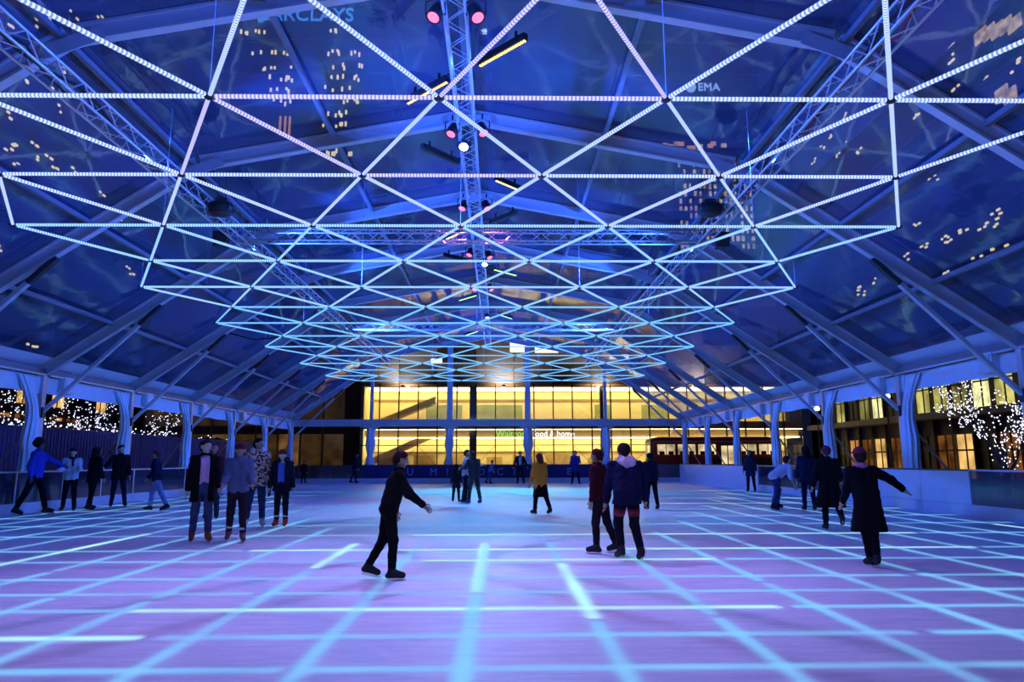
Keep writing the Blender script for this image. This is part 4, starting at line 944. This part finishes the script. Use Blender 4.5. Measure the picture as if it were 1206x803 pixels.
    # skates
    for q in (1, -1):
        hip, kn, an, fd = J[q]; toe = an + fd*.155 + V(0, 0, -.045); heel = an - fd*.055 + V(0, 0, -.05)
        D, lo, h = surface(mk([(an + (kn - an)*.30, an, .058, .052), (an, toe, .055, .042), (heel, toe, .038, .040)]), [], min(res, .018), .02); v, f = nets(D, lo, h); sk = link('skate', smesh('skate', [(v, f, 0)], [cloth(skate)]), root)
        b = MB(); u_ = V(0, 0, -.052); b.bar(heel + u_*1.15 + off - fd*.03, toe + u_*1.15 + off + fd*.05, .008, .03)
        for e in (heel + fd*.02, toe - fd*.03): b.bar(e + off + V(0, 0, -.025), e + off + V(0, 0, -.065), .02, .03, tuple(fd))
        b.build('blade', BLADE, sk)
        if cuff is not None: MB().tube([an + (kn - an)*.27 + off, an + (kn - an)*.36 + off], .066, 10).build('cuff', cloth(cuff), sk, True)
        if band is not None: MB().tube([hip + (kn - hip)*.45 + off, hip + (kn - hip)*.72 + off], [.097, .086], 12).build('coloured_band', cloth(band), root, True)
    if bag is not None:
        pr = [(up_(-.17, -.05, .1), up_(-.17, -.05, .34), .10, .09), (up_(-.17, .05, .1), up_(-.17, .05, .34), .10, .09)]; D, lo, h = surface(mk(pr), [], res, .03); v, f = nets(D, lo, h); link('backpack', smesh('backpack', [(v, f, 0)], [cloth(bag)]), root)
    return root
K0 = (.006, .006, .009); NV = (.007, .010, .04); DK = (.012, .012, .016); JEAN = (.06, .09, .20)
HB = ((.015, .012, .012), 'short'); HR = ((.12, .035, .02), 'short')
# cluster by the glass barrier on the hoarding side
person('person in bright blue jacket, feet apart, by the glass barrier', (-11.45, 19.2), 10, 1.95, (.03, .05, .42), K0, 'd', 0, L=(16, 8, 12), R_=(-16, 8, 8), armL=(55, 12, 10), armR=(-8, 14, 20), hair=((.01, .01, .01), 'afro'))
person('person in pale puffer jacket, dark scarf and beanie', (-11.3, 20.5), -70, 1.72, (.50, .52, .60), K0, 'l', 0, armL=(25, 10, 70), armR=(25, 10, 60), hair=((.02, .02, .025), 'beanie'), scarf=(.02, .02, .03))
person('person in black hooded coat with back turned, beside the pale puffer jacket', (-10.9, 20.9), 60, 1.76, K0, K0, 'm', 4, hair=((.012, .012, .014), 'hoodup'), hem=.1, L=(10, 8, 8), R_=(-10, 6, 6), armL=(20, 12, 40))
person('person in black jacket with bare head, reaching to the hooded coat', (-10.95, 22.4), -60, 1.86, K0, NV, 'l', 3, headyaw=35, armR=(40, 30, 20), armL=(5, 10, 15), hair=HB, hem=.08, L=(12, 8, 8), R_=(-8, 6, 4))
person('skater in navy top and pale jeans gliding alone', (-8.84, 20.4), 190, 1.68, NV, (.22, .28, .55), 'm', 8, L=(-22, 6, 6), R_=(20, 14, 4), armL=(-15, 12, 20), armR=(20, 12, 20), hair=((.12, .02, .03), 'short'))
# trio and friends coming forward
person('person in open black coat over a pink top and blue jeans', (-4.44, 12.7), -62, 1.72, K0, (.06, .07, .16), 'l', 3, shirt=(.80, .42, .62), hair=((.02, .012, .015), 'short'), headyaw=30, hem=.18, L=(6, 8, 3), R_=(-3, 10, 3), armL=(12, 8, 15), armR=(-4, 10, 15), skate=(.30, .09, .05))
person('person in dark red hood walking behind the open black coat', (-6.2, 17.6), -75, 1.78, (.10, .015, .03), (.03, .03, .06), 'm', 2, hair=((.20, .02, .04), 'hoodup'), L=(18, 14, 4), R_=(-14, 10, 4))
person('person in slate blue hoodie and maroon beanie with white skate cuffs', (-3.80, 12.6), -72, 1.66, (.10, .13, .24), (.03, .015, .03), 'm', 5, hair=((.10, .02, .03), 'beanie'), headpitch=18, L=(4, 6, 3), R_=(-10, 16, 3), armL=(16, 8, 45), armR=(16, 8, 45), skate=(.16, .08, .10), cuff=(.75, .72, .75))
person('man in floral jacket with white fleece collar looking sideways', (-4.45, 15.5), -70, 1.84, (.3, .2, .2), (.03, .04, .12), 'm', 0, pat=True, hood=(.75, .72, .74), hair=((.015, .012, .012), 'short'), headyaw=55, L=(8, 4, 4), R_=(-6, 4, 6), hem=.06, skate=(.45, .45, .5), cuff=(.05, .05, .06))
person('person in dark parka over a blue tee wearing red skates', (-3.91, 15.5), -88, 1.60, (.012, .014, .03), (.012, .014, .02), 'l', 3, shirt=(.10, .18, .62), hair=HR, headpitch=32, hood=(.02, .02, .035), L=(2, 4, 2), R_=(-2, 4, 2), armL=(2, 12, 6), armR=(2, 12, 6), skate=(.55, .06, .03), cuff=(.7, .7, .75), hem=.06)
person('dark clad figure standing behind the red skates', (-8.3, 28.2), -90, 1.55, K0, K0, 'm', 0, hair=HB)
# centre
person('black clad skater leaning forward mid-glide with arm stretched ahead', (-.60, 8.65), 15, 1.48, K0, K0, 'm', 14, hair=((.03, .01, .015), 'short'), L=(-8, 22, 2), R_=(8, 10, 2), armL=(-16, 10, 30), armR=(26, 10, 22), headpitch=4)
person('child in long dark coat seen from behind beside the couple', (-.75, 24.3), 85, 1.24, (.015, .015, .03), DK, 'm', 0, hair=((.012, .012, .02), 'hoodup'), hem=.22)
person('person in white jacket hugging the dark green trousers', (-.42, 23.9), 10, 1.70, (.70, .74, .80), NV, 'l', 4, hair=HB, headyaw=-30, armR=(50, 12, 40), armL=(50, 12, 40))
person('person in charcoal jacket and dark green trousers with back turned', (-.12, 23.3), 120, 1.66, (.03, .035, .06), (.03, .05, .055), 'm', 4, hair=((.06, .02, .02), 'short'), L=(6, 4, 6), R_=(-8, 6, 6), armL=(40, 10, 40), skate=(.10, .08, .35))
person('man in open dark jacket and pale shirt standing by the far barrier', (1.90, 42.3), -90, 1.88, (.012, .014, .025), (.02, .02, .03), 'l', 0, shirt=(.55, .6, .8), hair=HB, L=(2, 4, 8), R_=(0, 4, 4), armL=(-4, 24, 20), armR=(-4, 24, 20))
person('skater in mustard orange coat and black skirt gliding away', (1.75, 18.5), 120, 1.55, (1.0, .30, .03), K0, 'l', 6, hair=((.22, .05, .04), 'long'), skirt=K0, hem=.16, L=(14, 8, 2), R_=(-16, 14, 2))
person('person in navy cape coat with dark bag by the far barrier', (5.0, 41.0), -100, 1.88, (.03, .04, .22), K0, 'l', 3, hair=HB, hem=.2, bag=K0, headyaw=-20, armL=(30, 14, 50), L=(4, 4, 8), R_=(-6, 4, 8))
person('person in pale blue jacket near the far barrier, small and stooped', (.12, 43.2), 0, 1.40, (.18, .30, .75), (.06, .09, .3), 'l', 18, hair=HB, L=(10, 20, 2), R_=(-12, 20, 2))
person('skater in maroon top close behind the fur-hooded jacket', (2.22, 10.9), 150, 1.52, (.05, .006, .016), (.012, .010, .02), 'm', 4, hair=((.06, .01, .02), 'short'), L=(8, 10, 2), R_=(-10, 12, 2), armL=(0, 6, 8), armR=(0, 6, 8))
person('skater in navy jacket with white fur hood pushing off, back turned', (2.50, 10.2), 98, 1.72, (.006, .009, .045), (.007, .007, .02), 'm', 34, side=-8, hood=(.62, .55, .68), hair=((.02, .014, .016), 'short'), L=(22, 46, 2), R_=(4, 34, 3), armL=(-24, 16, 14), armR=(-4, 16, 20), hem=.06, wide=1.15, band=(.22, .02, .04))
person('dark figure skating farther off beyond the fur-hooded jacket', (4.94, 20.2), 100, 1.55, (.012, .014, .04), K0, 'm', 8, hair=HB)
# bus side
person('person in long dark coat standing by the white boards', (11.5, 31.0), -120, 1.75, (.02, .025, .05), K0, 'm', 0, hair=((.02, .02, .03), 'hoodup'), hem=.2)
person('skater in white top bending low with one arm out', (8.34, 20.0), 15, 1.72, (.66, .66, .82), (.05, .05, .16), 'l', 58, hair=((.03, .015, .02), 'short'), L=(28, 34, 6), R_=(-8, 16, 6), armL=(70, 24, 5), armR=(-30, 20, 30), headpitch=-30)
person('dark haired person in dark jacket beside the long black coat', (9.0, 19.4), 80, 1.72, (.015, .015, .05), NV, 'm', 3, hair=((.012, .01, .012), 'long'), hem=.1, L=(6, 6, 2), R_=(-6, 6, 2))
person('skater in flared long black coat, reddish hair, back turned', (7.15, 14.1), 75, 1.62, K0, K0, 'l', 5, hair=((.16, .04, .05), 'short'), hem=.40, flare=.06, L=(6, 6, 2), R_=(-22, 30, 3), armL=(-10, 16, 30), armR=(10, 14, 50))
person('skater in long black coat, pink scarf and plum beanie, arm outstretched', (5.49, 9.4), 82, 1.50, K0, K0, 'l', 6, side=4, hair=((.14, .03, .06), 'beanie'), scarf=(.62, .20, .32), hem=.36, flare=.03, L=(2, 6, -4), R_=(-2, 20, -5), armL=(6, 10, 30), armR=(10, 62, 8))
# far background
person('dark figure by the far left gable post', (-8.2, 44.6), 0, 1.80, NV, NV, 'm', 8, hair=HB, L=(8, 10, 3), R_=(-10, 10, 3))
person('tiny dark figure in the far corner by the brown wing', (-11.2, 44.2), -90, 1.35, K0, K0, 'm', 0, hair=HB)
